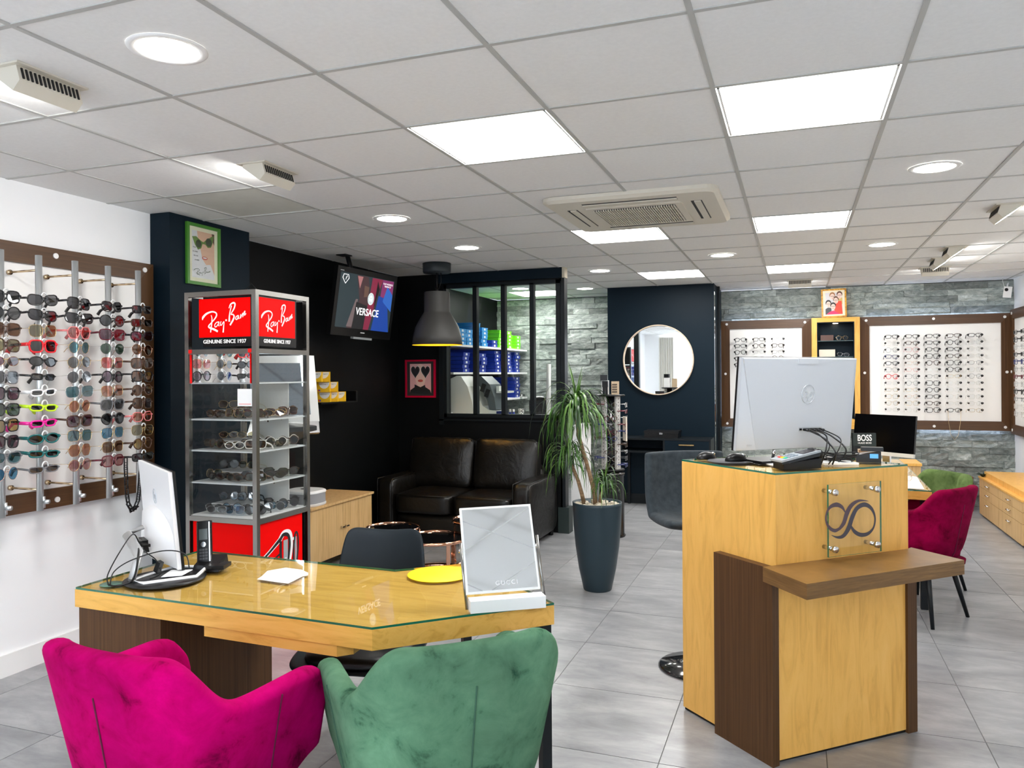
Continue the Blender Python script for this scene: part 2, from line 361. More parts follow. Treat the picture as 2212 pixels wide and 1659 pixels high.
def stone_verts(b, x0, x1, z, h, p, cx=0, cz=0):
    # chipped front face: a 5x3 grid with uneven depth
    nx = 5; P = []
    for j in range(3):
        P.append([(x0-cx+(x1-x0)*i/(nx-1), -(p+srnd.uniform(-.006, .006)*(1 if 0 < i < nx-1 or j == 1 else .5)), z-cz+h*j/2*.975) for i in range(nx)])
    b.grid(P, sm=False)
    for row in (P[0], P[2]):
        b.grid([row, [(q[0], .001, q[2]) for q in row]], sm=False)
    for i in (0, nx-1): b.grid([[P[j][i] for j in range(3)], [(P[j][i][0], .001, P[j][i][2]) for j in range(3)]], sm=False)
for n, s in enumerate(stones):
    x0, x1, z, h, p = s
    if n < 300 and hid(s) < 2:
        b = MB(); stone_verts(b, x0+.0008, x1-.0008, z, h, p, (x0+x1)/2, z); me = b.mesh('stone', STONE)
        o = link('stone', me, bk); o.location = ((x0+x1)/2, YB, z)
    else:
        late.M = Matrix.Translation((0, YB, 0)); stone_verts(late, x0+.0008, x1-.0008, z, h, p)
o = late.build('stone', STONE, bk); o['kind'] = 'stuff'; o['label'] = 'stones mostly covered by the display panels'
# ================================================================== AC CASSETTE
BEI = mat('aged_cream_plastic', (.66, .62, .53), .45); DRK = mat('dark_slot', (.01, .01, .011), .6)
ac = thing('air_conditioner', 'cream four-way ceiling air conditioner cassette with a slatted centre grille', 'air conditioner', (-.87, 4.65, HC))
def rr(x0, x1, y0, y1, r, n=5):
    P = []
    for (cx, cy, a0) in ((x1-r, y1-r, 0), (x0+r, y1-r, 90), (x0+r, y0+r, 180), (x1-r, y0+r, 270)):
        for k in range(n+1):
            a = R_(a0+90*k/n); P.append((cx+r*math.cos(a), cy+r*math.sin(a)))
    return P
AX0, AX1, AY0, AY1 = -1.355, -.385, 4.16, 5.12
b = MB(); O = rr(AX0, AX1, AY0, AY1, .07); I = rr(AX0+.02, AX1-.02, AY0+.02, AY1-.02, .06); n = len(O)
b._f([(*p, HC) for p in O]+[(*p, HC-.02) for p in O]+[(*p, HC-.035) for p in I], [(i, (i+1) % n, n+(i+1) % n, n+i) for i in range(n)]+[(n+i, n+(i+1) % n, 2*n+(i+1) % n, 2*n+i) for i in range(n)]+[tuple(range(2*n, 3*n))])
b.build('body', BEI, ac)
MB().prism(rr(AX0+.21, AX1-.21, AY0+.2, AY1-.2, .02), HC-.042, HC-.034).build('grille_frame', BEI, ac)
MB().box(AX0+.25, AX1-.25, AY0+.24, AY1-.24, HC-.044, HC-.0415).build('grille_recess', DRK, ac)
for i in range(34):
    x = AX0+.255+i*(AX1-AX0-.51)/33; MB().box(x-.003, x+.003, AY0+.24, AY1-.24, HC-.051, HC-.043).build('slat', BEI, ac)
for k in range(3):
    y = AY0+.34+k*.14; MB().box(AX0+.25, AX1-.25, y-.003, y+.003, HC-.047, HC-.043).build('crossbar', BEI, ac)
for a in ((AX0+.1, AX0+.16, AY0+.22, AY1-.22), (AX1-.16, AX1-.1, AY0+.22, AY1-.22), (AX0+.22, AX1-.22, AY0+.09, AY0+.15), (AX0+.22, AX1-.22, AY1-.15, AY1-.09)):
    q = MB().box(*a, HC-.0365, HC-.034).build('air_slot', DRK, ac)
    h = (a[1]-a[0] > a[3]-a[2])
    MB().box(a[0]+(0 if h else .018), a[1]-(0 if h else .006), a[2]+(.018 if h else 0), a[3]-(.006 if h else 0), HC-.042, HC-.036).build('flap', BEI, ac)
# ================================================================== WALL-WASH LIGHTS
WWE = emis('wallwash_light', (1, .99, .97), 26.0)
def washer():
    t = thing('wall_washer', '', 'ceiling light')
    MB().box(-.075, .085, -.13, .13, -.006, 0).build('plate', BEI, t, world=False)
    prof = [(.06, -.006), (.075, -.055), (.045, -.085), (-.05, -.02), (-.05, -.006)]
    b = MB(); v = [(p[0], y, p[1]) for y in (-.115, .115) for p in prof]; n = 5
    b._f(v, [(0, 1, 2, 3, 4), (9, 8, 7, 6, 5)]+[(i, (i+1) % n, n+(i+1) % n, n+i) for i in range(n) if i != 2]); b.build('housing', BEI, t, world=False)
    MB()._f([(.042, -.105, -.0835), (-.047, -.105, -.0215), (-.047, .105, -.0215), (.042, .105, -.0835)], [(0, 1, 2, 3)]).build('diffuser', WWE, t, world=False)
    for k in range(14):
        y = -.1+k*.2/13; MB().cb((.0685, y, -.030), (.006, .006, .036), rot(y=-.3)).build('louvre', DRK, t, world=False)
    return t
proto = washer()
for i, (x, y, rz, lb) in enumerate(((-2.36, 1.87, 0, 'nearest one, at the upper left edge'), (-2.37, 3.08, 0, 'second on the left, before the display tower'), (1.2, 5.42, PI, 'nearest on the right side'), (1.2, 7.08, PI, 'second on the right side'), (1.2, 7.72, PI, 'third on the right side'), (1.24, 8.32, -PI/2, 'facing the stone wall at the right'), (.04, 8.88, -PI/2, 'facing the stone wall above the gold picture'), (-2.36, .65, 0, 'behind the photographer'), (-2.36, -.6, 0, 'behind the photographer at the shopfront'))):
    o = proto if i == 0 else copy_tree(proto); o.location = (x, y, HC); o.rotation_euler = (0, 0, rz); o['label'] = 'cream louvred wall-wash light on the ceiling, '+lb; o['group'] = 'wall-wash ceiling lights'
# ================================================================== DESK (front left)
dk = thing('desk', 'angled oak desk with a glass top, brown pedestal and black metal legs', 'desk', (-1.6, 2.3, 0))
DP = [(-2.33, 1.98), (-1.143, 1.94), (-.721, 2.336), (-1.17, 2.73), (-1.40, 2.545), (-2.33, 2.57)]
MB().prism(DP, .692, .752).build('desktop', OAKH, dk, bevel=.0015)
MB().prism([(p[0]+(.004 if p[0] < -2 else 0), p[1]) for p in DP], .7525, .7595, mi=0, mside=1).build('glass_top', [GLT, GEDGE], dk, label='clear glass sheet with a green edge')
MB().box(-2.325, -1.967, 1.992, 2.565, 0, .692).build('pedestal', WEN, dk, label='brown wood pedestal')
MB().prism([(-1.77, 1.972), (-1.27, 1.955), (-1.235, 1.99), (-1.25, 2.2), (-1.77, 2.2)], .655, .692).build('apron', OAKH, dk)
e1 = Vector((.422, .396)).normalized(); e2 = Vector((-e1.y, e1.x))
def P2(o, a, b_): return (o[0]+e1.x*a+e2.x*b_, o[1]+e1.y*a+e2.y*b_)
E0 = (-.735, 2.345)
for oo in ((-.735, 2.350), (-1.16, 2.70)):
    o2 = Vector(oo); q = [P2(o2, -.032, 0), P2(o2, 0, 0), P2(o2, 0, .032), P2(o2, -.032, .032)]
    MB().prism(q, 0, .692).build('leg', BLKM, dk, bevel=.002)
    MB()._f([(*P2(o2, -.032, .002), .692), (*P2(o2, -.075, .002), .692), (*P2(o2, -.032, .002), .655), (*P2(o2, -.032, .03), .692), (*P2(o2, -.075, .03), .692), (*P2(o2, -.032, .03), .655)], [(0, 1, 2), (3, 5, 4), (0, 3, 4, 1), (1, 4, 5, 2), (0, 2, 5, 3)]).build('bracket', BLKM, dk)
MB().prism([P2(E0, -.032, 0), P2(E0, -.0, 0), P2(E0, 0, .56), P2(E0, -.032, .56)], .660, .692).build('rail', BLKM, dk)
pd = MB().lathe([(0, 0), (.113, 0), (.115, .001), (.113, .0025), (0, .0025)], 48, (-1.215, 2.535, .760), caps=False)
pad = tag(pd.build('desk_mat', mat('yellow_pad', (.92, .70, .0), .5)), 'round bright yellow mat lying on the glass desk behind the mirror', 'mat')
# ================================================================== RECEPTION COUNTER
ct = thing('reception_counter', 'oak reception counter with brown side panels and a brown bag shelf', 'counter', (0, 3.5, 0))
L_, F_, R2, B_ = (-.477, 3.468), (-.077, 3.093), (.427, 3.553), (.02, 3.92)
CP = [L_, F_, R2, B_]
MB().prism(CP, 0.012, 1.092).build('body', OAK, ct, bevel=.001)
MB().prism([(p[0]*.985, 3.5+(p[1]-3.5)*.96) for p in CP], 0, .012).build('plinth', BLK, ct)
MB().prism(CP, 1.0925, 1.1, mside=1).build('glass_top', [GLT, GEDGE], ct, label='glass sheet with a green edge')
f1 = Vector((R2[0]-F_[0], R2[1]-F_[1])).normalized(); nf = Vector((f1.y, -f1.x))       # along the front, outwards
l1 = Vector((L_[0]-F_[0], L_[1]-F_[1])).normalized(); nl = Vector((-l1.y, l1.x)); nl = nl if nl.x < 0 else -nl
Fv = Vector(F_)
def cq(a, b_): v = Fv+f1*a+nf*b_; return (v.x, v.y)
def cl(a, b_): v = Fv+l1*a+nl*b_; return (v.x, v.y)
lp = [cl(.305, 0), cl(.305, .036), cl(-.012, .036), cq(-.0, .014), cq(.012, .0)]
MB().prism([cl(.305, -.002), cl(.305, .036), (lambda v: (v.x, v.y))(Fv+nl*.036-l1*.012+nf*.004), cq(.001, .012), cq(.001, -.002)], .0, .745).build('side_panel', WEN, ct, bevel=.001, label='dark brown side panel')
MB().prism([cq(.664, -.003), cq(.664, .012), cq(.715, .012), cq(.715, -.003)], 0, .695).build('side_panel', WEN, ct, bevel=.001, label='dark brown side panel')
MB().prism([cq(-.062, -.0), cq(-.085, .250), cq(.716, .226), cq(.716, -.015), cq(.677, -.0)], .697, .752).build('bag_shelf', WENH, ct, bevel=.0015, label='dark brown bag shelf')
# glass plate with the infinity mark, on four steel standoffs
def onfront(a, z, d): v = Fv+f1*a+nf*d; return Vector((v.x, v.y, z))
sg = thing('glass_plaque', 'square clear glass plaque with a dark looped infinity logo on steel studs', 'sign', onfront(.34, .8, .03))
sgM = frameM(onfront(0, 0, .045), (f1.x, f1.y, 0), (0, 0, 1))
A0, A1, Z0, Z1 = .208, .478, .772, 1.05
b = MB(sgM); b.box(A0, A1, Z0, Z1, 0, .008); me = b.mesh('plate', [glass('plaque_glass', (.985, 1, .985), 1.6), GEDGE])
for p in me.polygons:
    if abs(p.normal.dot(Vector((nf.x, nf.y, 0)))) < .5: p.material_index = 1
link('plate', me, sg)
for a in (A0+.025, A1-.03):
    for z in (Z0+.03, Z1-.03):
        MB().tube([onfront(a, z, 0), onfront(a, z, .045)], .008, 16).build('standoff', CHR, sg); MB().tube([onfront(a, z, .0535), onfront(a, z, .066)], .0125, 20).build('stud_cap', CHR, sg)
LOGO = mat('logo_ink', (.035, .03, .045), .3); LOGO2 = mat('logo_ink_plum', (.07, .04, .055), .3)
def fp(x, y, d=.0535): return onfront(x, y, d)
def arcp(cx, cz, rx, rz, a0, a1, n=26): return [(cx+rx*math.cos(R_(a0+(a1-a0)*i/n)), cz+rz*math.sin(R_(a0+(a1-a0)*i/n))) for i in range(n+1)]
def wob(n, a, b_): return [a+(b_-a)*math.sin(PI*i/(n-1)) for i in range(n)]
def bez(p0, p1, p2, p3, n=24): return [tuple((1-t)**3*p0[k]+3*(1-t)**2*t*p1[k]+3*(1-t)*t*t*p2[k]+t**3*p3[k] for k in (0, 1)) for t in [i/n for i in range(n+1)]]
lb_ = MB(); fz = lambda x, z, d: onfront(x, z, .0545+d)
def pl(P):
    o = []
    for x, y in P:
        t = (x-789)/285; tp_, bt = 205-23*t, 590-40*t; o.append((A0+t*(A1-A0), Z1-(y-tp_)/(bt-tp_)*(Z1-Z0)))
    return o
def cat(P, n=6):
    o = []
    for i in range(len(P)-1):
        p0 = P[max(i-1, 0)]; p1 = P[i]; p2 = P[i+1]; p3 = P[min(i+2, len(P)-1)]
        for k in range(n):
            t = k/n; o.append(tuple(.5*((2*p1[c])+(-p0[c]+p2[c])*t+(2*p0[c]-5*p1[c]+4*p2[c]-p3[c])*t*t+(-p0[c]+3*p1[c]-3*p2[c]+p3[c])*t**3) for c in (0, 1)))
    return o+[P[-1]]
def wid(W, n=6):
    o = []
    for a, c in zip(W, W[1:]): o += [a+(c-a)*k/n for k in range(n)]
    return o+[W[-1]]
w_ = cat(pl([(876, 352), (858, 322), (828, 309), (795, 322), (776, 356), (774, 398), (792, 432), (820, 446), (848, 432)])); lb_.strip(w_, wid([.003, .013, .018, .013, .008, .008, .013, .014, .010]), 0, 1, fz)
w_ = cat(pl([(840, 440), (866, 405), (884, 352), (908, 312), (948, 287), (1000, 288)])); lb_.strip(w_, wid([.010, .019, .022, .018, .010, .001]), .0003, 1, fz)
w_ = cat(pl([(800, 470), (832, 481), (864, 472), (892, 430), (912, 372), (938, 326), (978, 307), (1015, 326), (1035, 372), (1028, 424), (998, 458), (958, 466), (924, 450), (903, 420)])); lb_.strip(w_, wid([.001, .009, .016, .022, .021, .018, .018, .014, .009, .009, .014, .016, .015, .008]), .0006, 0, fz)
lb_.build('infinity_logo', [LOGO, LOGO2], sg)
# ================================================================== ARMCHAIRS
def velvet(name, d, m, l):
    k = textured(name, [(.30, d), (.43, m), (.70, l)], (1, 1, 1), 10.0, 7, .85, .12, .4, spec=.03, sheen=.0, nrough=.66, two=3.2)
    return k
PINK = velvet('pink_velvet', (.13, .0003, .028), (.40, .0004, .095), (.56, .0006, .155)); GREEN = velvet('green_velvet', (.02, .07, .04), (.09, .20, .118), (.14, .28, .17))
PINK2 = velvet('crimson_velvet', (.07, .0006, .012), (.19, .0008, .03), (.30, .002, .055)); GREEN2 = velvet('olive_velvet', (.04, .075, .02), (.10, .155, .05), (.17, .24, .09))
PSEAM = mat('pink_seam', (.10, .001, .03), .9); GSEAM = mat('green_seam', (.03, .09, .055), .9)
def sm(t): t = max(0, min(1, t)); return t*t*(3-2*t)
def armchair(V, S, label, group, flutes=False, ht=.83):
    t = thing('armchair', label, 'chair', group=group)
    TH = .062; sec = []; N = 56; L = .22
    tops = []
    for i in range(N+1):
        s = -1+2*i/N; a = abs(s)*1.0; sg_ = 1 if s >= 0 else -1
        # a: 0 back centre, .62 where the arm starts, 1 arm front
        if a <= .62:
            th = (a/.62)*R_(88); k = a/.62
            def plan(e, th=th): return ((.232+e)*math.copysign(abs(math.sin(th))**.72, 1), -(.205+e)*abs(math.cos(th))**.72)
            ang = th*180/PI; ztop = .698+(ht-.698)*sm(1-(ang-30)/(72-30)); tan_out = None
        else:
            u = (a-.62)/.38
            def plan(e, u=u): return ((.232+e)-.0*u, L*u+.0)
            ztop = .698-.02*sm((u-.55)/.45)-.05*sm((u-.8)/.2)
        rows = []
        zb = .36 if a < .62 else .36+.10*sm((a-.62)/.38)
        hb = [0, .18, .4, .62, .82, .95, 1]
        flare = lambda z: (z-.36)*.19-(.03 if z < .4 else 0)
        outer = []; inner = []
        for h in hb:
            z = zb+(ztop-zb)*h; x, y = plan(flare(z)); outer.append((sg_*x, y, z))
        for h in hb[::-1]:
            z = zb+(ztop-zb)*h; z = max(z, .40); x, y = plan(flare(z)-TH)
            inner.append((sg_*x, y, z))
        o6 = outer[-1]; i0 = inner[0]; mid = ((o6[0]+i0[0])/2, (o6[1]+i0[1])/2, ztop+.020)
        outer[-1] = (o6[0], o6[1], o6[2]-.006); inner[0] = (i0[0], i0[1], i0[2]-.006)
        ma = ((outer[-1][0]*.8+mid[0]*.2+0, outer[-1][1]*.8+mid[1]*.2, ztop+.013)); mb2 = ((i0[0]*.8+mid[0]*.2, i0[1]*.8+mid[1]*.2, ztop+.013)); sec.append(outer+[ma, mid, mb2]+inner); tops.append(mid)
    if flutes:
        nn_ = len(hb)
        for i, row in enumerate(sec):
            k = .018*abs(math.sin(i*PI/4.0)) if 12 < i < N-12 else 0
            for j in range(nn_+3, len(row)):
                x, y, z = row[j]; r = math.hypot(x, y) or 1; row[j] = (x-x/r*k, y-y/r*k, z)
    b = MB(); b.grid(sec, sm=True)
    m = len(sec[0])
    for row in (sec[0], sec[-1]): b._f(row, [tuple(range(m))], True)
    b._f([r[0] for r in sec]+[r[-1] for r in sec], [(i, i+1, N+1+i+1, N+1+i) for i in range(N)], True)
    b.build('shell', V, t, world=False, sub=1, merge=True)
    # seams
    def onout(i, j0=1, j1=6, off=.003):
        P = []
        for j in range(j0, j1+1):
            x, y, z = sec[i][j]; r = math.hypot(x, y+.0) or 1; P.append((x+x/r*off*.3, y+y/r*off*.3, z))
        return P
    for i in (N//2, 10, N-10):
        MB().tube(onout(i, 0, 4 if i == N//2 else 6, .002), .0022, 6).build('seam', S, t, world=False)
    MB().tube([(x+(x/(math.hypot(x, y) or 1))*.026, y+(y/(math.hypot(x, y) or 1))*.026, z-.022) for x, y, z in tops[3:-3]], .0025, 6).build('piping', V, t, world=False)
    c = []
    for i in range(13):
        a = 2*PI*i/12
    b = MB(); O = [(.20*math.copysign(abs(math.cos(a))**.6, math.cos(a)), .03+.235*math.copysign(abs(math.sin(a))**.6, math.sin(a))) for a in [2*PI*i/28 for i in range(28)]]
    rws = [[(x*k, .03+(y-.03)*k, z) for x, y in O+O[:1]] for k, z in ((.0, .38), (.9, .38), (1, .40), (1.02, .44), (.98, .47), (.8, .485), (.4, .49), (0, .49))]
    b.grid(rws); b.build('seat_cushion', V, t, world=False)
    b = MB(); b.grid([[(x*k, .0+(y-.03)*k, z) for x, y in O+O[:1]] for k, z in ((0, .33), (.8, .335), (1.0, .355), (1.02, .385), (0, .385))]); b.build('seat_base', V, t, world=False)
    for sx in (-1, 1):
        for sy in (-1, 1):
            MB().tube([(sx*.13, sy*.13, .345), (sx*.20, .005+sy*.20, 0)], [.017, .0105], 14).build('leg', BLKM, t, world=False)
    return t
c1 = armchair(PINK, PSEAM, 'magenta velvet armchair seen from behind at the oak desk', 'velvet armchairs at the front desk'); c1.location = (-1.495, 1.61, 0); c1.rotation_euler = (0, 0, R_(-4))
c2 = armchair(GREEN, GSEAM, 'sage green velvet armchair seen from behind at the oak desk', 'velvet armchairs at the front desk'); c2.location = (-.905, 1.885, 0); c2.rotation_euler = (0, 0, R_(44))
c3 = armchair(PINK2, PSEAM, 'crimson velvet armchair behind the reception counter at the far desk', 'velvet armchairs at the far desk'); c3.scale = (1, 1, .95); c3.location = (.685, 5.28, 0); c3.rotation_euler = (0, 0, R_(54))
c4 = armchair(GREEN2, GSEAM, 'olive green velvet armchair with fluted back at the far desk', 'velvet armchairs at the far desk', True); c4.scale = (.96, .96, .92); c4.location = (.80, 6.02, 0); c4.rotation_euler = (0, 0, R_(124))
# ================================================================== BLACK SHELL CHAIR
sc_ = thing('shell_chair', 'black moulded shell chair with cushion and oak legs behind the desk', 'chair', (-1.59, 2.64, 0)); sc_.rotation_euler = (0, 0, R_(190))
# local: sitter faces +Y
P = []
prof = [(.235, .40), (.20, .40), (.10, .39), (0, .385), (-.10, .395), (-.155, .43), (-.19, .50), (-.215, .58), (-.235, .67), (-.25, .76), (-.26, .83)]
wid = [.19, .225, .24, .245, .24, .23, .215, .20, .19, .18, .165]
lift = [.0, .015, .03, .04, .045, .045, .04, .035, .03, .025, .02]
b = MB(); rows = []
for (y, z), wd, lf in zip(prof, wid, lift):
    rows.append([(wd*math.sin(k*PI/2*1.0) if False else wd*k, y+(lf*1.2*k*k if z > .46 else 0), z+(lf*abs(k)**2.2 if z <= .46 else 0)+(.022*k*k-.03*abs(k)**8 if z > .8 else 0)) for k in [-1+i/6 for i in range(13)]])
b.grid(rows); o = b.build('seat_shell', PLASG, sc_, world=False); md = o.modifiers.new('t', 'SOLIDIFY'); md.thickness = .011; md.offset = 0; md = o.modifiers.new('s', 'SUBSURF'); md.levels = md.render_levels = 2
b = MB(); O = [(.20*math.copysign(abs(math.cos(a))**.7, math.cos(a)), .03+.185*math.copysign(abs(math.sin(a))**.7, math.sin(a))) for a in [2*PI*i/28 for i in range(28)]]
b.grid([[(x*k, .03+(y-.03)*k, z) for x, y in O+O[:1]] for k, z in ((0, .40), (.95, .40), (1, .415), (.97, .435), (.8, .448), (0, .452))]); b.build('cushion', BLK, sc_, world=False)
MB().box(-.11, .11, -.10, .13, .355, .392).build('seat_mount', BLK, sc_, world=False, bevel=.004)
for sx in (-1, 1):
    for sy in (-1, 1):
        MB().tube([(sx*.09, .02+sy*.09, .37), (sx*.215, .02+sy*.215, 0)], [.020, .012], 12).build('leg', OAKP, sc_, world=False)
# ================================================================== STOOL BEHIND COUNTER
st = thing('bar_stool', 'grey fabric bucket bar stool on a round black base beside the counter', 'stool', (-.47, 3.98, 0)); st.rotation_euler = (0, 0, R_(-150))
MB().lathe([(.0, .0), (.195, .0), (.2, .008), (.19, .016), (.10, .028), (.04, .04), (.028, .06), (.0, .06)], 48).build('base', mat('black_lacquer', (.012, .012, .013), .12, coat=.5), st, world=False)
MB().tube([(0, 0, .05), (0, 0, .40)], .026, 20).tube([(0, 0, .40), (0, 0, .72)], .017, 20).build('column', BLKM, st, world=False)
MB().tube([(.02, .0, .30), (.10, .12, .30), (.0, .20, .30), (-.10, .12, .30), (-.02, 0, .30)], .009, 10).build('footrest', BLKM, st, world=False)
b = MB(); rows = []
for (y, z) in [(.20, .745), (.12, .735), (0, .73), (-.10, .735), (-.165, .765), (-.20, .83), (-.215, .91), (-.225, .99), (-.23, 1.05), (-.2305, 1.07)]:
    rows.append([(.225*k*(1 if z < .8 else 1-.05*(z-.8)/.26), y+(.07*k*k if z > .74 and y < -.12 else 0), z+.0*abs(k)+(.02*k*k if z < .75 else 0)) for k in [-1+i/5 for i in range(11)]])
b.grid(rows); o = b.build('seat', FABG, st, world=False); md = o.modifiers.new('t', 'SOLIDIFY'); md.thickness = .045; md.offset = 0; md = o.modifiers.new('s', 'SUBSURF'); md.levels = md.render_levels = 2
# ================================================================== SOFA
sf = thing('sofa', 'black leather two-seat sofa with square arms against the dark wall', 'sofa', (-2.8, 6.5, 0))
SX0, SX1, SY0, SY1 = -3.53, -2.08, 6.08, 6.90; AW = .165
def pillow(b, x0, x1, y0, y1, z0, z1, n=10, puff=.03, e=.35, wr=0, seed=1):
    r = random.Random(seed); cx, cy, cz_ = (x0+x1)/2, (y0+y1)/2, (z0+z1)/2; hx, hy, hz = (x1-x0)/2, (y1-y0)/2, (z1-z0)/2
    bm = bmesh.new(); bmesh.ops.create_cube(bm, size=2); bmesh.ops.subdivide_edges(bm, edges=bm.edges, cuts=n, use_grid_fill=True)
    for v in bm.verts:
        x, y, z = v.co; q = Vector((x, y, z)); p = 9
        l = (abs(x)**p+abs(y)**p+abs(z)**p)**(1/p); q /= l
        g = 1+puff/min(hx, hy, hz)*(1-abs(x)**2.5)*(1-abs(z if hy < hz else y)**2.5)*.9
        s = [1, 1, 1]; k = 1 if hy < hz else 2; s[k] = g
        v.co = Vector((cx+q.x*hx*s[0], cy+q.y*hy*s[1], cz_+q.z*hz*s[2]))
        if wr: v.co += Vector((0, wr*math.sin(14*x+3*z)*(abs(z)**2), 0))
    for f in bm.faces: f.smooth = True
    vs = [v.co.copy() for v in bm.verts]; bm.verts.index_update(); fs = [tuple(v.index for v in f.verts) for f in bm.faces]; bm.free(); b._f(vs, fs, True); return b
pillow(MB(), SX0+.14, SX1-.14, SY0+.03, SY1, .06, .26, 6, .0).build('base', LEATH, sf)
for x0, x1 in ((SX0, SX0+AW), (SX1-AW, SX1)):
    pillow(MB(), x0, x1, SY0, SY1, .05, .565, 8, .0).build('arm', LEATH, sf)
    for xx in (x0+.012, x1-.012): MB().tube([(xx, SY0+.002, .06), (xx, SY0+.002, .54), (xx, SY0+.01, .558), (xx, SY1-.05, .562)], .0035, 6).build('piping', LEATH, sf)
pillow(MB(), SX0+.1, SX1-.1, SY1-.16, SY1-.01, .06, .66, 6, 0).build('back', LEATH, sf)
mx_ = (SX0+SX1)/2
for i, (x0, x1) in enumerate(((SX0+AW, mx_-.004), (mx_+.004, SX1-AW))):
    pillow(MB(), x0+.004, x1-.004, SY0-.005, SY1-.14, .255, .435, 10, .012, seed=i).build('seat_cushion', LEATH, sf)
    MB().tube([(x0+.015, SY0-.004, .425), (x1-.015, SY0-.004, .425)], .0035, 6).build('piping', LEATH, sf)
    q = pillow(MB(), x0-(.09 if i == 0 else -.005), x1+(.0 if i == 0 else .06), -.085, .085, 0, .47, 12, .035, wr=.004, seed=i+4).build('back_cushion', LEATH, sf)
    q.location = (0, 6.60, .42); q.rotation_euler = (R_(-12), 0, 0)
    xa, xb = x0-(.08 if i == 0 else -.015), x1+(-.01 if i == 0 else .05)
    pp = MB().tube([(xa, -.07, .03), (xa, -.07, .44), (xa+.03, -.07, .463), (xb-.03, -.07, .463), (xb, -.07, .44), (xb, -.07, .03)], .0035, 6).build('piping', LEATH, sf); pp.location = (0, 6.60, .42); pp.rotation_euler = (R_(-12), 0, 0)
for x in (SX0+.05, SX1-.05):
    for y in (SY0+.06, SY1-.08): MB().lathe([(.02, 0), (.025, .055)], 12, (x, y, 0)).build('foot', BLK, sf)
# ================================================================== NESTING TABLES
TOPG = mat('black_glass', (.004, .004, .005), .04, spec=.6)
for (x, y, z, r, lb, a0) in ((-2.81, 5.08, .36, .20, 'leftmost of the three rose gold ring tables, beside the oak cabinet', 30), (-2.54, 5.22, .275, .245, 'low middle rose gold ring table with black glass top', 200), (-2.28, 5.45, .385, .20, 'rose gold ring table half hidden behind the desk mirror', 60)):
    t = thing('nesting_table', lb, 'side table', (x, y, 0), 0, 'rose gold nesting tables')
    MB().lathe([(r-.008, z-.022), (r, z-.022), (r, z), (r-.008, z), (r-.008, z-.022)], 64, (x, y, 0), caps=False).build('top_ring', ROSE, t)
    MB().disc((x, y, z-.016), r-.008, 64, t=.006).build('glass_top', TOPG, t)
    MB().lathe([(r-.008, 0), (r, 0), (r, .02), (r-.008, .02), (r-.008, 0)], 64, (x, y, 0), caps=False).build('base_ring', ROSE, t)
    for k in range(3):
        a = R_(a0+120*k); c, s = math.cos(a), math.sin(a)
        MB().cb((x+c*(r-.004), y+s*(r-.004), (z-.02)/2+.008), (.006, .028, z-.03), rot(z=a)).build('leg', ROSE, t)
# ================================================================== LOW CABINET
cb = thing('cabinet', 'low pale oak two-door cabinet against the black wall', 'cabinet', (-3.55, 5.22, 0))
MB().box(-3.755, -3.36, 4.80, 5.68, .085, .49).build('body', OAKP, cb, bevel=.001)
MB().box(-3.755, -3.325, 4.79, 5.69, .49, .508).build('top', OAKP, cb, bevel=.001)
for y0, y1, hy in ((4.80, 5.243, 5.215), (5.247, 5.68, 5.275)):
    d = MB().box(-3.36, -3.342, y0, y1, .087, .488).build('door', OAKP, cb, bevel=.0008)
    MB().tube([(-3.342, hy, .30), (-3.318, hy, .30)], .005, 8).box(-3.322, -3.314, hy-.018, hy+.018, .295, .305).build('handle', CHR, d)
for x in (-3.72, -3.42):
    for y in (4.9, 5.6): MB().box(x-.012, x+.012, y-.012, y+.012, 0, .085).build('foot', BLKM, cb)
hb_ = thing('air_diffuser', 'white and grey rounded box device on the oak cabinet', 'device', (-3.47, 4.93, .508))
rb = lambda s, z: [(p[0], p[1], z) for p in rr(-3.61+s, -3.33-s, 4.80+s, 5.06-s, .09-s*.5, 6)]
def loft(rings, m, name, par, **k):
    b = MB(); b.grid([r+r[:1] for r in rings]); b._f(rings[0], [tuple(range(len(rings[0])))]); b._f(rings[-1], [tuple(range(len(rings[-1])))]); return b.build(name, m, par, **k)
loft([rb(.012, .508), rb(0, .516), rb(0, .532)], WHITE, 'base', hb_); loft([rb(.004, .532), rb(.004, .606)], mat('grey_mesh_cloth', (.32, .32, .33), .9), 'grille', hb_); loft([rb(0, .606), rb(0, .618), rb(.012, .626)], WHITE, 'lid', hb_)
MB().disc((-3.49, 4.95, .6262), .03, 24, t=.001).build('opening', DRK, hb_)
# ================================================================== DRAWER UNIT right wall
dr = thing('drawer_unit', 'long low pale oak drawer unit along the right wall', 'drawers', (1.98, 8.3, 0))
MB().box(1.79, 2.195, 7.54, 9.16, .02, .385).build('body', OAKP, dr); MB().box(1.80, 2.195, 7.56, 9.14, 0, .02).build('plinth', BLK, dr)
MB().box(1.755, 2.195, 7.53, 9.17, .385, .402).build('top', OAK, dr, bevel=.001)
MB().box(1.80, 2.195, 7.56, 9.12, .402, .455).build('raised_top', OAK, dr, bevel=.001)
for k in range(2):
    y0 = 7.54+k*.81; y1 = y0+.806
    for z0, z1 in ((.022, .196), (.200, .294), (.298, .383)):
        d = MB().box(1.762, 1.79, y0, y1, z0, z1).build('drawer', OAKP, dr, bevel=.0008)
        zz_ = z1-.04; MB().tube([(1.762, y0+.40-.03, zz_), (1.74, y0+.40-.03, zz_)], .004, 8).tube([(1.762, y0+.40+.03, zz_), (1.74, y0+.40+.03, zz_)], .004, 8).tube([(1.74, y0+.40-.045, zz_), (1.74, y0+.40+.045, zz_)], .0045, 8).build('handle', CHR, d)
sp = thing('potted_succulent', 'small dark spiky plant lying on the end of the drawer unit', 'plant', (1.83, 9.1, .402))
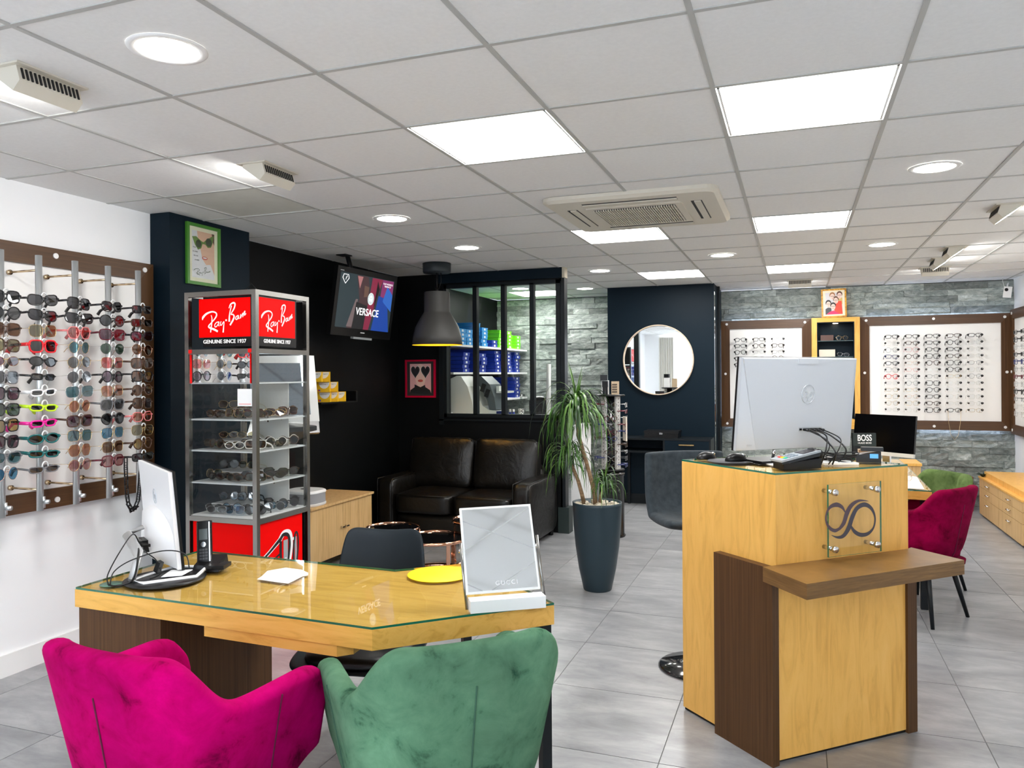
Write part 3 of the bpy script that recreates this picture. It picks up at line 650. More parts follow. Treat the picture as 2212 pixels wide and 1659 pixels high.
for k in range(16):
    a = k*2.4; MB().tube([(1.78, 9.09, .402), (1.78+.03*math.cos(a), 9.09+.03*math.sin(a), .43), (1.78+.06*math.cos(a), 9.09+.06*math.sin(a), .425+.01*(k % 3))], [.005, .005, .001], 5).build('leaf', mat('dark_leaf', (.012, .03, .015), .5), sp)
tag(MB().box(1.42, 1.75, 9.38, 9.62, 0, .36).build('box', mat('burgundy_board', (.22, .01, .015), .5), bevel=.004), 'dark red floor box against the stone wall beside the drawers', 'box')
# ================================================================== CONSOLE UNDER MIRROR
cn = thing('console_table', 'black wall console with one drawer under the round mirror', 'console', (-1.3, 8.6, .62))
MB().box(-1.83, -.855, 8.43, 8.784, .755, .775).build('top', BLKM, cn, bevel=.001); MB().box(-1.83, -.855, 8.43, 8.784, .615, .635).build('bottom', BLKM, cn)
for a in ((-1.83, -1.81), (-1.36, -1.34), (-.875, -.855)): MB().box(*a, 8.43, 8.784, .635, .755).build('side', BLKM, cn)
d = MB().box(-1.34, -.875, 8.425, 8.45, .637, .753).build('drawer', NAVY, cn); MB().box(-1.19, -1.03, 8.405, 8.425, .705, .717).build('handle', mat('brass', (.75, .50, .22), .25, 1), d)
for x in (-1.80, -.885): MB().box(x-.015, x+.015, 8.75, 8.784, 0, .615).build('leg', BLKM, cn)
jb = thing('box', 'flat black case with a silver clasp on the console', 'case', (-1.39, 8.6, .775))
MB().box(-1.57, -1.205, 8.48, 8.72, .775, .825).build('body', BLK, jb, bevel=.003); MB().box(-1.575, -1.20, 8.475, 8.725, .826, .852).build('lid', BLK, jb, bevel=.004); MB().box(-1.405, -1.37, 8.468, 8.48, .815, .835).build('clasp', CHR, jb)
mr = thing('round_mirror', 'large round wall mirror with a thin pale wood rim', 'mirror', (-1.466, 8.8, 1.632))
b = MB(Matrix.Translation((-1.466, 8.797, 1.632)) @ Matrix.Rotation(PI/2, 4, 'X')); b.lathe([(.385, 0), (.397, 0), (.397, .035), (.385, .035), (.385, 0)], 72, caps=False); b.build('rim', mat('pale_wood', (.62, .50, .38), .5), mr)
MB().disc((-1.466, 8.785, 1.632), .386, 72, 'y', .006).build('glass', MIRROR, mr)
# ================================================================== FAR DESK
fd = thing('desk', 'far oak desk with a glass top behind the reception counter', 'desk', (.2, 6.2, 0))
FP = [(.20, 5.40), (.775, 5.345), (.80, 6.58), (.80, 7.25), (.20, 7.25)]
MB().prism(FP, .69, .742).build('desktop', OAKH, fd, bevel=.001); MB().prism(FP, .7425, .75, mside=1).build('glass_top', [GLT, GEDGE], fd); MB().box(.21, .45, 5.6, 7.2, 0, .69).build('pedestal', WEN, fd)
for x, y in ((.74, 5.42), (.74, 7.18)): MB().box(x-.02, x+.02, y-.02, y+.02, 0, .69).build('leg', BLKM, fd)
sb = thing('cabinet', 'small pale oak cabinet behind the far desk', 'cabinet', (1.04, 8.6, 0)); MB().box(.95, 1.13, 8.45, 8.85, 0, .56).build('body', OAKP, sb, bevel=.002); MB().box(.94, 1.14, 8.44, 8.86, .56, .585).build('top', OAK, sb, bevel=.001)
# ================================================================== GLASSES
COL = {'black': (.006, .006, .007), 'tortoise': (.055, .022, .008), 'red': (.80, .01, .02), 'white': (.85, .85, .85), 'lime': (.62, .95, .02), 'magenta': (.95, .01, .35), 'teal': (.0, .12, .12), 'burgundy': (.12, .008, .02), 'brown': (.08, .035, .018), 'pink': (.75, .22, .22), 'navy': (.01, .02, .14), 'grey': (.16, .16, .17), 'clear': (.75, .72, .66)}
def fm(n):
    if n == 'gold': return mat('frame_gold', (.78, .55, .25), .2, 1)
    if n == 'silver': return mat('frame_silver', (.7, .7, .7), .2, 1)
    if n == 'rose gold': return mat('frame_rose', (.80, .50, .38), .2, 1)
    return mat('frame_'+n, COL[n], .22, coat=.3)
LT = {'grey': (.10, .10, .11), 'black': (.03, .03, .035), 'brown': (.22, .11, .06), 'green': (.05, .11, .07), 'plum': (.19, .09, .13), 'olive': (.30, .26, .15), 'teal': (.12, .26, .30), 'pink': (.62, .17, .16), 'peach': (.62, .30, .20), 'blue': (.10, .30, .48), 'rose': (.60, .30, .30), 'clear': (.93, .94, .94), 'yellow': (.60, .42, .16)}
def lm(n): return glass('lens_'+n, LT[n], 1.9 if n != 'clear' else 1.4)
ST = {'rectangular': (.029, .0185, 4.2, 0), 'square': (.030, .026, 3.4, 0), 'round': (.027, .0265, 2.0, 0), 'cat-eye': (.031, .023, 2.7, .35), 'hexagonal': (.031, .028, 2.3, 0), 'slim': (.029, .013, 3.2, .12), 'oval': (.031, .020, 2.0, .1), 'optical': (.0265, .020, 2.9, .08)}
GM = {}
def outline(st, sx, n=18):
    a, b_, p, lift = ST[st]; P = []
    for i in range(n):
        t = 2*PI*i/n
        if st == 'hexagonal': t = 2*PI*round(i/n*6)/6*.5+t*.5
        x = a*math.copysign(abs(math.cos(t))**(2/p), math.cos(t)); z = b_*math.copysign(abs(math.sin(t))**(2/p), math.sin(t))
        if z > 0: z += lift*max(0, x)*.45*z/b_
        if z < 0: x *= 1-.10*abs(z)/b_
        P.append((sx*(x+.0355), .0015*(abs(x+.0355)/.03)**2, z))
    return P
def gmesh(st, thick, far=False):
    k = (st, thick, far)
    if k in GM: return GM[k]
    r = {'wire': .0009, 'plastic': .0026, 'chunky': .0040, 'thin': .0013}[thick]; n = 12 if far else 20
    b = MB()
    for sx in (-1, 1):
        b.tube(outline(st, sx, n), r if not far else r*1.05, 4 if far else 6, closed=True)
    zb = ST[st][1]*.35
    b.tube([(-.0095, .001, zb), (0, -.001, zb+.002), (.0095, .001, zb)], r*1.3, 5 if far else 6)
    x1 = ST[st][0]+.0355
    for sx in (-1, 1): b.tube([(sx*x1*.97, .003, zb), (sx*(x1+.004), .005, zb), (sx*(x1+.005), .009, zb)], r*1.4, 5)
    def temple(b, sx):
        rt = r*(1.0 if thick in ('wire', 'thin') else 1.15); hx = sx*(x1+.004)
        b.tube([(hx, .008, zb), (hx*.99, .06, zb), (hx*.96, .098, zb-.002), (hx*.93, .125, zb-.016), (hx*.92, .140, zb-.034)], [rt, rt, rt, rt*1.4, rt*1.6], 4 if far else 6, flat=1.8 if thick in ('plastic', 'chunky') else 1)
    T = None
    if far:
        for sx in (-1, 1): temple(b, sx)
    else:
        T = []
        for sx in (-1, 1):
            q = MB(); temple(q, sx); T.append(q.mesh('temple', fm('black')))
    fr = b.mesh('frame', fm('black'))
    q = MB(); Ls = []
    for sx in (-1, 1):
        if not far: q = MB()
        o = outline(st, sx, n); q._f(o, [tuple(range(n))])
        if not far: Ls.append(q.mesh('lens', lm('grey')))
    if far: Ls = [q.mesh('lenses', lm('clear'))]
    GM[k] = (fr, Ls, T); return GM[k]
def setm(o, m):
    o.material_slots[0].link = 'OBJECT'; o.material_slots[0].material = m
def glasses(kind, st, thick, fc, lc, loc, rx=0, ry=0, rz=0, label='', group=None, far=False, s=1):
    fr, Ls, T = gmesh(st, thick, far)
    t = thing(kind, label, 'sunglasses' if kind == 'sunglasses' else 'glasses', loc, 0, group); t.rotation_euler = (rx, ry, rz); t.scale = (s, s, s)
    setm(link('frame', fr, t, False), fm(fc))
    for l in Ls: setm(link('lens', l, t, False), lm(lc))
    if T:
        for l in T: setm(link('temple', l, t, False), fm(fc if fc != 'clear' else 'clear'))
    return t
ORD = ['top', 'second', 'third', 'fourth', 'fifth', 'sixth', 'seventh', 'eighth', 'ninth', 'tenth', 'eleventh', 'lowest']
def display(name_lb, ax, x0, x1, z0, z1, yy, face, fw=.095, capn=2):
    """framed white board; ax 'y': lies on a wall of constant y, spans x0..x1; ax 'x': constant x, spans y; face = +-1 outward direction"""
    cen = ((x0+x1)/2, yy, z0) if ax == 'y' else (yy, (x0+x1)/2, z0)
    t = thing('display_board', name_lb, 'display')
    t.location = cen
    def bx(b, a0, a1, d0, d1, c0, c1):
        d0, d1 = sorted((yy+face*d0, yy+face*d1))
        return b.box(a0, a1, d0, d1, c0, c1) if ax == 'y' else b.box(d0, d1, a0, a1, c0, c1)
    bx(MB(), x0+fw-.004, x1-fw+.004, .0, .012, z0+fw-.004, z1-fw+.004).build('white_board', mat('board_white', (.93, .92, .90), .45), t)
    bx(MB(), x0+.06, x1-.06, -.055, .0, z0+.06, z1-.06).build('backing', WHITE, t)
    def fr(P):
        b = MB(); Q = []
        for d in (0, .03):
            for a, c in P: Q.append((a, yy+face*d, c) if ax == 'y' else (yy+face*d, a, c))
        b._f(Q, [(0, 1, 2, 3), (7, 6, 5, 4)]+[(i, (i+1) % 4, 4+(i+1) % 4, 4+i) for i in range(4)]); return b
    hf = WEN; hh = textured('brown_wood_rail', [(.3, (.060, .027, .010)), (.6, (.095, .044, .017)), (.8, (.125, .062, .025))], (.7, .7, 40), 3, 4, .42, .05, .3)
    for P, m in ((((x0, z0), (x1, z0), (x1-fw, z0+fw), (x0+fw, z0+fw)), hh), (((x0, z1), (x1, z1), (x1-fw, z1-fw), (x0+fw, z1-fw)), hh), (((x0, z0), (x0, z1), (x0+fw, z1-fw), (x0+fw, z0+fw)), hf), (((x1, z0), (x1, z1), (x1-fw, z1-fw), (x1-fw, z0+fw)), hf)):
        fr(P).build('frame_rail', m, t, bevel=.0015)
    m_ = fw*.5; pts = [(x0+m_, (z0+z1)/2), (x1-m_, (z0+z1)/2)]
    for k in range(capn+1): pts += [(x0+m_*1.35+(x1-x0-2.7*m_)*k/capn, z0+m_*.8), (x0+m_*1.35+(x1-x0-2.7*m_)*k/capn, z1-m_*.8)]
    for a, c in pts:
        d = yy+face*.030
        (MB().disc((a, min(d, d+face*.006), c), .0145, 20, 'y', .006) if ax == 'y' else MB().disc((min(d, d+face*.006), a, c), .0145, 20, 'x', .006)).build('screw_cap', WHITE, t)
    return t
# ---- left sunglasses wall
lw = display('long brown-framed white sunglasses board on the left wall', 'x', 1.15, 3.648, .80, 2.155, -3.67, 1, .10, 4)
S12 = """square black grey|round black grey|square brown brown|square tortoise olive|oval gold plum|square grey grey|square black plum|square black green|square black yellow|square black plum|cat-eye grey teal|round rose_gold blue
cat-eye black grey|cat-eye black grey|square gold olive|square red black|oval black black|slim black black|slim white black|slim lime black|slim magenta black|oval teal black|slim teal black|slim grey grey
square black grey|cat-eye black grey|hexagonal pink pink|round gold teal|round gold grey|round silver grey|square silver teal|round gold peach|square brown plum|square gold teal|hexagonal gold peach|round gold rose
cat-eye black grey|round black grey|square burgundy plum|round silver green|square gold pink|round black plum|square gold peach|square grey grey|round black black|square gold blue|square gold brown|square burgundy rose
rectangular black grey|rectangular tortoise black|cat-eye black plum|round rose_gold brown|square brown brown|square black brown|round brown brown|square tortoise brown|cat-eye pink peach|square gold olive|round brown yellow|rectangular black grey"""
rods = [2.549, 2.742, 2.944, 3.146, 3.347]
RN = ['at the picture edge', 'second', 'third', 'fourth', 'fifth']
BR = mat('brass_standoff', (.66, .50, .32), .25, 1); ACR = mat('clear_hook', (.80, .82, .82), .12, spec=.8)
bq = MB(); bq.tube([(0, .020*math.sin(a), .022*math.cos(a)) for a in [R_(-130+20*i) for i in range(15)]], .0036, 6); hook_me = bq.mesh('hook', ACR)
bq = MB(); bq.tube([(0, 0, 0), (-.05, -.018, .0), (-.16, -.03, -.004)], .0022, 5); arm_me = bq.mesh('holder', ACR)
def rod(y, lb):
    t = thing('display_rod', 'vertical aluminium sunglasses rod on brass arms, '+lb, 'display rod', (-3.45, y, .835), 0, 'sunglasses rods on the left wall')
    MB().tube([(-3.45, y, .833), (-3.45, y, 2.072)], .0155, 20).build('pole', ALU, t)
    for z in (2.0, .935):
        MB().tube([(-3.4655, y, z), (-3.655, y, z)], .0055, 10).build('arm', BR, t); MB().tube([(-3.655, y, z), (-3.640, y, z)], .013, 16).build('flange', BR, t)
    MB().tube([(-3.445, y+.010, .845), (-3.445, y+.010, .90)], .012, 12).tube([(-3.44, y+.012, .875), (-3.415, y+.02, .875)], .011, 14).build('lock', ALU, t)
    for k in range(12):
        o = link('hook', hook_me, t, True); o.location = (-3.425, y+.008, 1.868-.0744*k); o.rotation_euler = (0, 0, .25)
    return t
grnd = random.Random(3)
for ci, row in enumerate(S12.split('\n')):
    y = rods[ci]; rod(y, RN[ci]+(' from the left' if ci else ''))
    for k, sp_ in enumerate(row.split('|')):
        st_, fc, lc = sp_.split(' '); fc = fc.replace('_', ' ')
        th = 'wire' if fc in ('gold', 'silver', 'rose gold') else ('chunky' if fc in ('red', 'white', 'lime', 'magenta', 'teal') else 'plastic')
        glasses('sunglasses', st_, th, fc, lc, (-3.415, y-.002, 1.853-.0744*k), R_(grnd.uniform(-4, 3)), R_(grnd.uniform(-3, 3)), R_(90+grnd.uniform(-9, 9)), f'{fc} {st_} sunglasses with {lc} lenses, {ORD[k]} on the {"left-edge" if ci == 0 else RN[ci]} rod', 'sunglasses on the left wall rods', s=1.10)
for ci, y in enumerate((2.35, 2.15, 1.95)):
    rod(y, ['left of the picture edge', 'further left, out of view', 'furthest left, out of view'][ci])
    for k in range(2, 6):
        glasses('sunglasses', ['round', 'square', 'cat-eye'][(ci+k) % 3], 'plastic' if k % 2 else 'wire', ['black', 'gold', 'brown'][(k+ci) % 3] if k % 2 == 0 else 'black', ['grey', 'plum', 'green'][(k*2+ci) % 3], (-3.415, y, 1.853-.0744*k), 0, 0, R_(90), f'sunglasses seen reflected in the tower mirror, {ORD[k]} on rod {["one", "two", "three"][ci]} beyond the edge', 'sunglasses reflected in the tower mirror')
# heavy black chain hanging from the lowest pair
ch = thing('eyewear_chain', 'chunky black link chain hanging from the lowest sunglasses of the fifth rod', 'chain', (-3.40, 3.26, 1.0))
cp = [(3.208, 1.035), (3.208, .985), (3.210, .935), (3.212, .885), (3.216, .835), (3.224, .79), (3.245, .757), (3.27, .765), (3.288, .80), (3.297, .85), (3.303, .90), (3.308, .95), (3.318, 1.0), (3.33, 1.04)]
pts = []
for (a, c), (a2, c2) in zip(cp, cp[1:]): pts += [(a, c), ((a+a2)/2, (c+c2)/2)]
for i, (p, q) in enumerate(zip(pts, pts[1:])):
    m = Vector((-3.40, (p[0]+q[0])/2, (p[1]+q[1])/2)); d = Vector((0, q[0]-p[0], q[1]-p[1])).normalized(); sd = Vector((1, 0, 0)) if i % 2 else d.cross(Vector((1, 0, 0)))
    L2, W2 = .0195, .0095
    MB().tube([m+d*L2+sd*W2, m+d*L2-sd*W2, m-d*L2-sd*W2, m-d*L2+sd*W2], .0042, 5, closed=True).build('link', BLK, ch)
# ---- back wall boards
bl = display('smaller brown-framed white eyeglass board left of the niche on the stone wall', 'y', -.845, .162, .838, 2.10, 9.60, -1, .10, 1)
bR = display('large brown-framed white eyeglass board right of the niche on the stone wall', 'y', .672, 2.155, .842, 2.10, 9.60, -1, .10, 2)
LEDS = emis('cool_strip', (.60, .72, 1), 5.0)
for o, x0, x1 in ((bl, -.78, .10), (bR, .74, 2.09)):
    MB().box(x0, x1, 9.635, 9.645, 2.085, 2.09).build('light_strip', LEDS, o); MB().box(x0, x1, 9.635, 9.645, .85, .855).build('light_strip', LEDS, o)
for x in (-.83, 2.14): MB().box(x, x+.004, 9.635, 9.645, .95, 2.0).build('light_strip', LEDS, bR if x > 0 else bl)
KN = mat('black_knob', (.006, .006, .008), .25)
knob_me = []
for sx in (-1, 1):
    kb = MB(); kb.tube([(sx*.064, -.006, .004), (sx*.064, .012, .004)], .0125 if sx > 0 else .010, 12); kb.tube([(sx*.064, .012, .004), (sx*.050, .12, .02)], .003, 5, mi=1); knob_me.append(kb.mesh('holder', [KN, ACR]))
BK = [['black', 'clear', 'grey', 'navy', 'black', 'grey', 'red', 'clear', 'gold', 'gold', 'gold', 'clear'], ['black', 'tortoise', 'pink', 'tortoise', 'rose gold', 'pink', 'grey', 'grey', 'gold', 'rose gold', 'gold', 'clear'], ['black', 'black', 'black', 'black', 'tortoise', 'clear', 'grey', 'black', 'black', 'black', 'tortoise', 'black'], ['tortoise', 'black', 'black', 'tortoise', 'black', 'black', 'gold', 'clear', 'clear', 'clear', 'clear', 'black'], ['black', 'silver', 'clear', 'clear', 'grey', 'clear', 'grey', 'clear', 'clear', 'clear', 'clear', 'gold']]
CN = ['first', 'second', 'third', 'fourth', 'fifth']
n = 0
for ci in range(5):
    for k in range(12):
        x = .985+.2*ci; z = 1.866-.0728*k; fc = BK[ci][k]
        glasses('eyeglasses', ['optical', 'rectangular', 'round', 'square'][(ci*5+k*3) % 4] if k else 'rectangular', 'plastic' if fc in ('black', 'tortoise', 'navy', 'red') else 'thin', fc, 'clear', (x, 9.43, z), 0, R_(grnd.uniform(-2, 2)), R_(grnd.uniform(-3, 3)), f'{fc} eyeglasses, {ORD[k]} in the {CN[ci]} column of the large board', 'eyeglasses on the large stone wall board', True)
        for q in knob_me: o = link('holder', q, bR); o.location = (x, 9.44, z)
for ci in range(3):
    for k in range(5):
        x = -.615+.207*ci; z = 1.866-.0728*k; fc = [['black', 'black', 'black', 'black', 'black'], ['black', 'tortoise', 'silver', 'tortoise', 'grey'], ['silver', 'tortoise', 'grey', 'tortoise', 'clear']][ci][k]
        glasses('eyeglasses', ['optical', 'rectangular', 'round'][(ci+k) % 3], 'plastic' if fc in ('black', 'tortoise') else 'thin', fc, 'clear', (x, 9.43, z), 0, R_(grnd.uniform(-2, 2)), 0, f'{fc} eyeglasses, {ORD[k]} in the {CN[ci]} column of the smaller board', 'eyeglasses on the smaller stone wall board', True)
        for q in knob_me: o = link('holder', q, bl); o.location = (x, 9.44, z)
# gold chain on the last pair of column four
tag(MB().tube([(1.525+.0*0, 9.42, 1.06), (1.53, 9.42, .93), (1.55, 9.42, .80), (1.585, 9.42, .745), (1.62, 9.42, .80), (1.64, 9.42, .93), (1.645, 9.42, 1.06)], .0018, 5).build('eyewear_chain', mat('fine_gold', (.8, .62, .35), .3, 1)), 'fine gold chain hanging below the fourth column of the large board', 'chain')
# ---- niche cabinet between
nc = thing('display_niche', 'oak framed black display niche between the two boards', 'cabinet', (.417, 9.6, .84))
for a in ((.165, .222, .84, 2.10), (.614, .67, .84, 2.10), (.222, .614, 2.05, 2.10), (.222, .614, .84, .95)): MB().box(a[0], a[1], 9.50, 9.67, a[2], a[3]).build('frame_rail', OAK if a[1]-a[0] < .1 else OAKH, nc, bevel=.001)
MB().box(.222, .614, 9.655, 9.665, .95, 2.05).build('back', NAVY, nc)
for a in ((.222, .232, .95, 2.05), (.604, .614, .95, 2.05), (.232, .604, 2.04, 2.05)): MB().box(a[0], a[1], 9.505, 9.655, a[2], a[3]).build('lining', NAVY, nc)
for z in (1.832, 1.650, 1.45): MB().box(.232, .604, 9.52, 9.654, z, z+.008).build('shelf', mat('dark_glass_shelf', (.01, .035, .03), .08), nc)
MB().lathe([(.0, 0), (.028, 0), (.028, .004), (0, .004)], 24, (.42, 9.59, 2.035)).build('spotlight', emis('niche_spot', (1, .75, .5), 9), nc)
bx_ = tag(MB().box(.262, .398, 9.56, 9.63, 1.8405, 1.905).build('glasses_case', mat('brown_leather_case', (.10, .045, .032), .4), bevel=.005), 'brown spectacle case on the upper niche shelf', 'case')
bx_ = tag(MB().box(.245, .415, 9.56, 9.63, 1.6585, 1.74).build('glasses_case', mat('cream_case', (.74, .66, .54), .4), bevel=.007), 'cream spectacle case on the lower niche shelf', 'case')
glasses('eyeglasses', 'round', 'thin', 'gold', 'clear', (.49, 9.575, 1.870), 0, 0, .1, 'gold round glasses beside the brown case in the niche', None, True)
glasses('eyeglasses', 'optical', 'thin', 'silver', 'clear', (.50, 9.575, 1.682), 0, .1, -.1, 'silver glasses beside the cream case in the niche', None, True)
# ---- right wall board
rw = display('brown-framed eyeglass board on the right wall at the picture edge', 'x', 8.2, 9.56, .818, 2.13, 2.165, -1, .10, 1)
for yy_, cn_ in ((8.92, 'far'), (8.66, 'near')):
    for k in range(12):
        fc = ['black', 'black', 'silver', 'black', 'navy', 'grey', 'burgundy', 'silver', 'black', 'grey', 'clear', 'silver'][k]
        glasses('eyeglasses', ['optical', 'square', 'round'][k % 3], 'plastic' if fc in ('black', 'navy', 'burgundy') else 'thin', fc, 'clear', (2.03, yy_, 1.863-.073*k), 0, 0, R_(-90), f'{fc} eyeglasses, {ORD[k]} in the {cn_} column of the right wall board', 'eyeglasses on the right wall board', True)
        MB().tube([(2.035, yy_, 1.866-.073*k), (2.153, yy_, 1.866-.073*k)], .0025, 5).build('peg', ACR, rw)
# ================================================================== SPINNER
sx_, sy_ = -1.595, 6.96
sn = thing('eyewear_spinner', 'rotating eyewear display column on a black drum beside the potted plant', 'display stand', (sx_, sy_, 0))
b = MB(); b.lathe([(.125, 0), (.13, .012), (.118, .03), (.118, .55), (.125, .56), (.125, .585)], 40, (sx_, sy_, 0)); b.build('drum', mat('gloss_black', (.008, .008, .009), .15), sn)
MB().lathe([(.119, .57), (.128, .575), (.119, .58)], 40, (sx_, sy_, 0), caps=False).build('chrome_band', CHR, sn)
for z in (.12, .27, .42):
    for a in (-40, -80, -120):
        v = Vector((math.cos(R_(a)), math.sin(R_(a)), 0)); MB().tube([Vector((sx_, sy_, z))+v*.110, Vector((sx_, sy_, z))+v*.1195], .018, 16).build('drum_hole', DRK, sn)
MB().lathe([(.12, .60), (.125, .605), (.12, .615)], 36, (sx_, sy_, 0)).build('lower_disc', BLK, sn); MB().lathe([(.125, 1.275), (.132, 1.282), (.125, 1.29)], 36, (sx_, sy_, 0)).build('top_disc', BLK, sn)
MB().lathe([(.075, .61), (.075, 1.28)], 24, (sx_, sy_, 0)).build('core', mat('gloss_black2', (.006, .006, .008), .12), sn)
vdir = math.degrees(math.atan2(-sy_, -sx_))
for a in (vdir+50, vdir-50, vdir+130, vdir-130):
    v = Vector((math.cos(R_(a)), math.sin(R_(a)), 0)); c = Vector((sx_, sy_, .945))+v*.078
    MB().cb(c, (.022, .055, .66), rot(z=R_(a))).build('perforated_strip', mat('strip_grey', (.55, .54, .52), .4), sn)
    hb2 = MB()
    for k in range(21):
        cc = c+v*.011+Vector((0, 0, -.305+.0305*k)); hb2.tube([cc, cc+v*.002], .0045, 8)
    hb2.build('holes', DRK, sn)['kind'] = 'stuff'
for k in range(10):
    z = 1.196-.0605*k; hd = R_(vdir)
    for j, da in enumerate((0, 78, -78)):
        a = R_(vdir+da); v = Vector((math.cos(a), math.sin(a), 0)); c = Vector((sx_, sy_, z))+v*(.145 if j else .115)
        fc = ['navy', 'silver', 'burgundy', 'silver', 'burgundy', 'navy', 'silver', 'tortoise', 'silver', 'grey'][(k+j) % 10]
        if k == 0 and j == 0: fc = 'grey'
        glasses('eyeglasses', 'optical' if k % 2 else 'round', 'plastic' if fc in ('navy', 'burgundy', 'tortoise') else 'thin', fc, 'clear', c, 0, 0, a+PI/2, f'{fc} eyeglasses on the {("front", "right", "left")[j]} of the spinner, {ORD[k] if k < 9 else "lowest"} of ten', 'eyeglasses on the spinner', True, s=.85)
bxx = tag(MB().cb((sx_-.055, sy_+.02, 1.29+.065), (.07, .04, .13), rot(z=.25)).build('box', PAPER, bevel=.002), 'small white box on top of the eyewear spinner', 'box')
fg = thing('ornament', 'small black and white block ornament on top of the spinner', 'ornament', (sx_-.045, sy_-.03, 1.29))
MB().cb((sx_-.03, sy_-.03, 1.325), (.018, .02, .07)).cb((sx_-.055, sy_-.03, 1.325), (.018, .02, .07)).build('legs_block', BLK, fg); MB().cb((sx_-.043, sy_-.03, 1.385), (.05, .03, .055)).build('torso', BLK, fg); MB().cb((sx_-.06, sy_-.01, 1.445), (.065, .05, .05), rot(z=.2)).build('head', BLK, fg)
ss = thing('small_sign', 'tiny wooden sign with light slats on the spinner top', 'sign', (sx_+.045, sy_, 1.29)); MB().cb((sx_+.045, sy_-.01, 1.35), (.07, .015, .12), rot(z=.3)).build('board', mat('sign_wood', (.55, .42, .28), .6), ss)
for k in range(4): MB().cb((sx_+.042, sy_-.022, 1.315+.022*k), (.045, .006, .012), rot(z=.3)).build('slat', mat('tiny_slat', (.10, .07, .05), .6), ss)
MB().cb((sx_+.13, sy_-.0, .98), (.012, .10, .22), rot(z=.5, y=.0)).build('card', mat('cream_card', (.75, .66, .55), .6), sn)
# ================================================================== DISPLAY TOWER
TX0, TX1, TY0, TY1, TH_ = -2.85, -2.422, 3.053, 3.485, 1.895
ZB = 1.48-1.48/1.135
tw = thing('display_tower', 'square steel and glass sunglasses tower with red illuminated signs and red base panels', 'display case', ((TX0+TX1)/2, (TY0+TY1)/2, 0))
W_ = .024
for x in (TX0, TX1-W_):
    for y in (TY0, TY1-W_): MB().box(x, x+W_, y, y+W_, ZB, TH_).build('post', STEEL, tw, bevel=.003)
for z in (ZB+.035, .79, 1.612, TH_):
    for a in ((TX0+W_, TX1-W_, TY0, TY0+W_), (TX0+W_, TX1-W_, TY1-W_, TY1), (TX0, TX0+W_, TY0+W_, TY1-W_), (TX1-W_, TX1, TY0+W_, TY1-W_)):
        MB().box(*a, z-.024, z).build('rail', STEEL, tw, bevel=.002)
REDL = mat('red_backlit', (.1, 0, 0), .5, spec=.1, emit=(1, 0, 0), es=.29); REDP = mat('red_panel', (.88, .0, .0), .5, spec=.08)
PX = .035
MB().box(TX0+PX, TX1-W_+.01, TY0+.012, TY0+.018, ZB+.012, .762).build('base_panel', REDP, tw, label='red base panel'); MB().box(TX1-.018, TX1-.012, TY0+W_-.01, TY1-PX-.02, ZB+.012, .762).build('base_panel', REDP, tw, label='red base panel with a printed pair of sunglasses')
MB().box(TX0+.02, TX1-.02, TY1-.03, TY1-.024, ZB+.012, .762).build('back_panel', BLK, tw); MB().box(TX0+.02, TX0+.026, TY0+.03, TY1-.02, ZB+.012, .762).build('back_panel', BLK, tw)
MB().box(TX0+.01, TX1-.01, TY0+.01, TY1-.01, .766, .792).build('deck', WHITE, tw); MB().box(TX0+.005, TX1-.005, TY0+.005, TY1-.005, 1.597, 1.60).build('ceiling_plate', BLK, tw)
TG = glass('tower_glass', (.95, .96, .96), 1.32)
for a in ((TX0+W_, TX1-W_, TY0+.010, TY0+.014), (TX0+W_, TX1-W_, TY1-.014, TY1-.010)): MB().box(*a, .79, 1.442 if a[2] < 3.2 else 1.588).build('pane', TG, tw)
for a in ((TX1-.014, TX1-.010, TY0+W_, TY1-W_), (TX0+.010, TX0+.014, TY0+W_, TY1-W_)): MB().box(*a, .79, 1.588).build('pane', TG, tw)
MB().box(TX0+W_+.02, TX1-W_-.008, TY0+.008, TY0+.012, 1.449, 1.588).build('mirror_panel', MIRROR, tw, label='red edged mirror panel')
rb_ = MB()
for a in ((TX0+W_+.008, TX0+W_+.0105, 1.445, 1.60), (TX1-W_-.0105, TX1-W_-.008, 1.445, 1.60)): rb_.box(a[0], a[1], TY0-.001, TY0+.012, a[2], a[3])
for x in (TX0+.035, TX1-.035): rb_.box(x-.009, x+.009, TY0-.003, TY0+.012, 1.593, 1.611)
rb_.build('red_clip', RED, tw)
SHG = mat('frosted_shelf', (.62, .64, .64), .3)
for z in (1.442, 1.262, 1.108, .950): MB().box(TX0+.016, TX1-.016, TY0+.016, TY1-.016, z, z+.007).build('shelf', SHG, tw)
MB().box(TX0+.15, TX0+.36, TY1-.09, TY1-.085, .80, 1.44).build('inner_panel', mat('warm_white_panel', (.75, .74, .70), .6), tw)
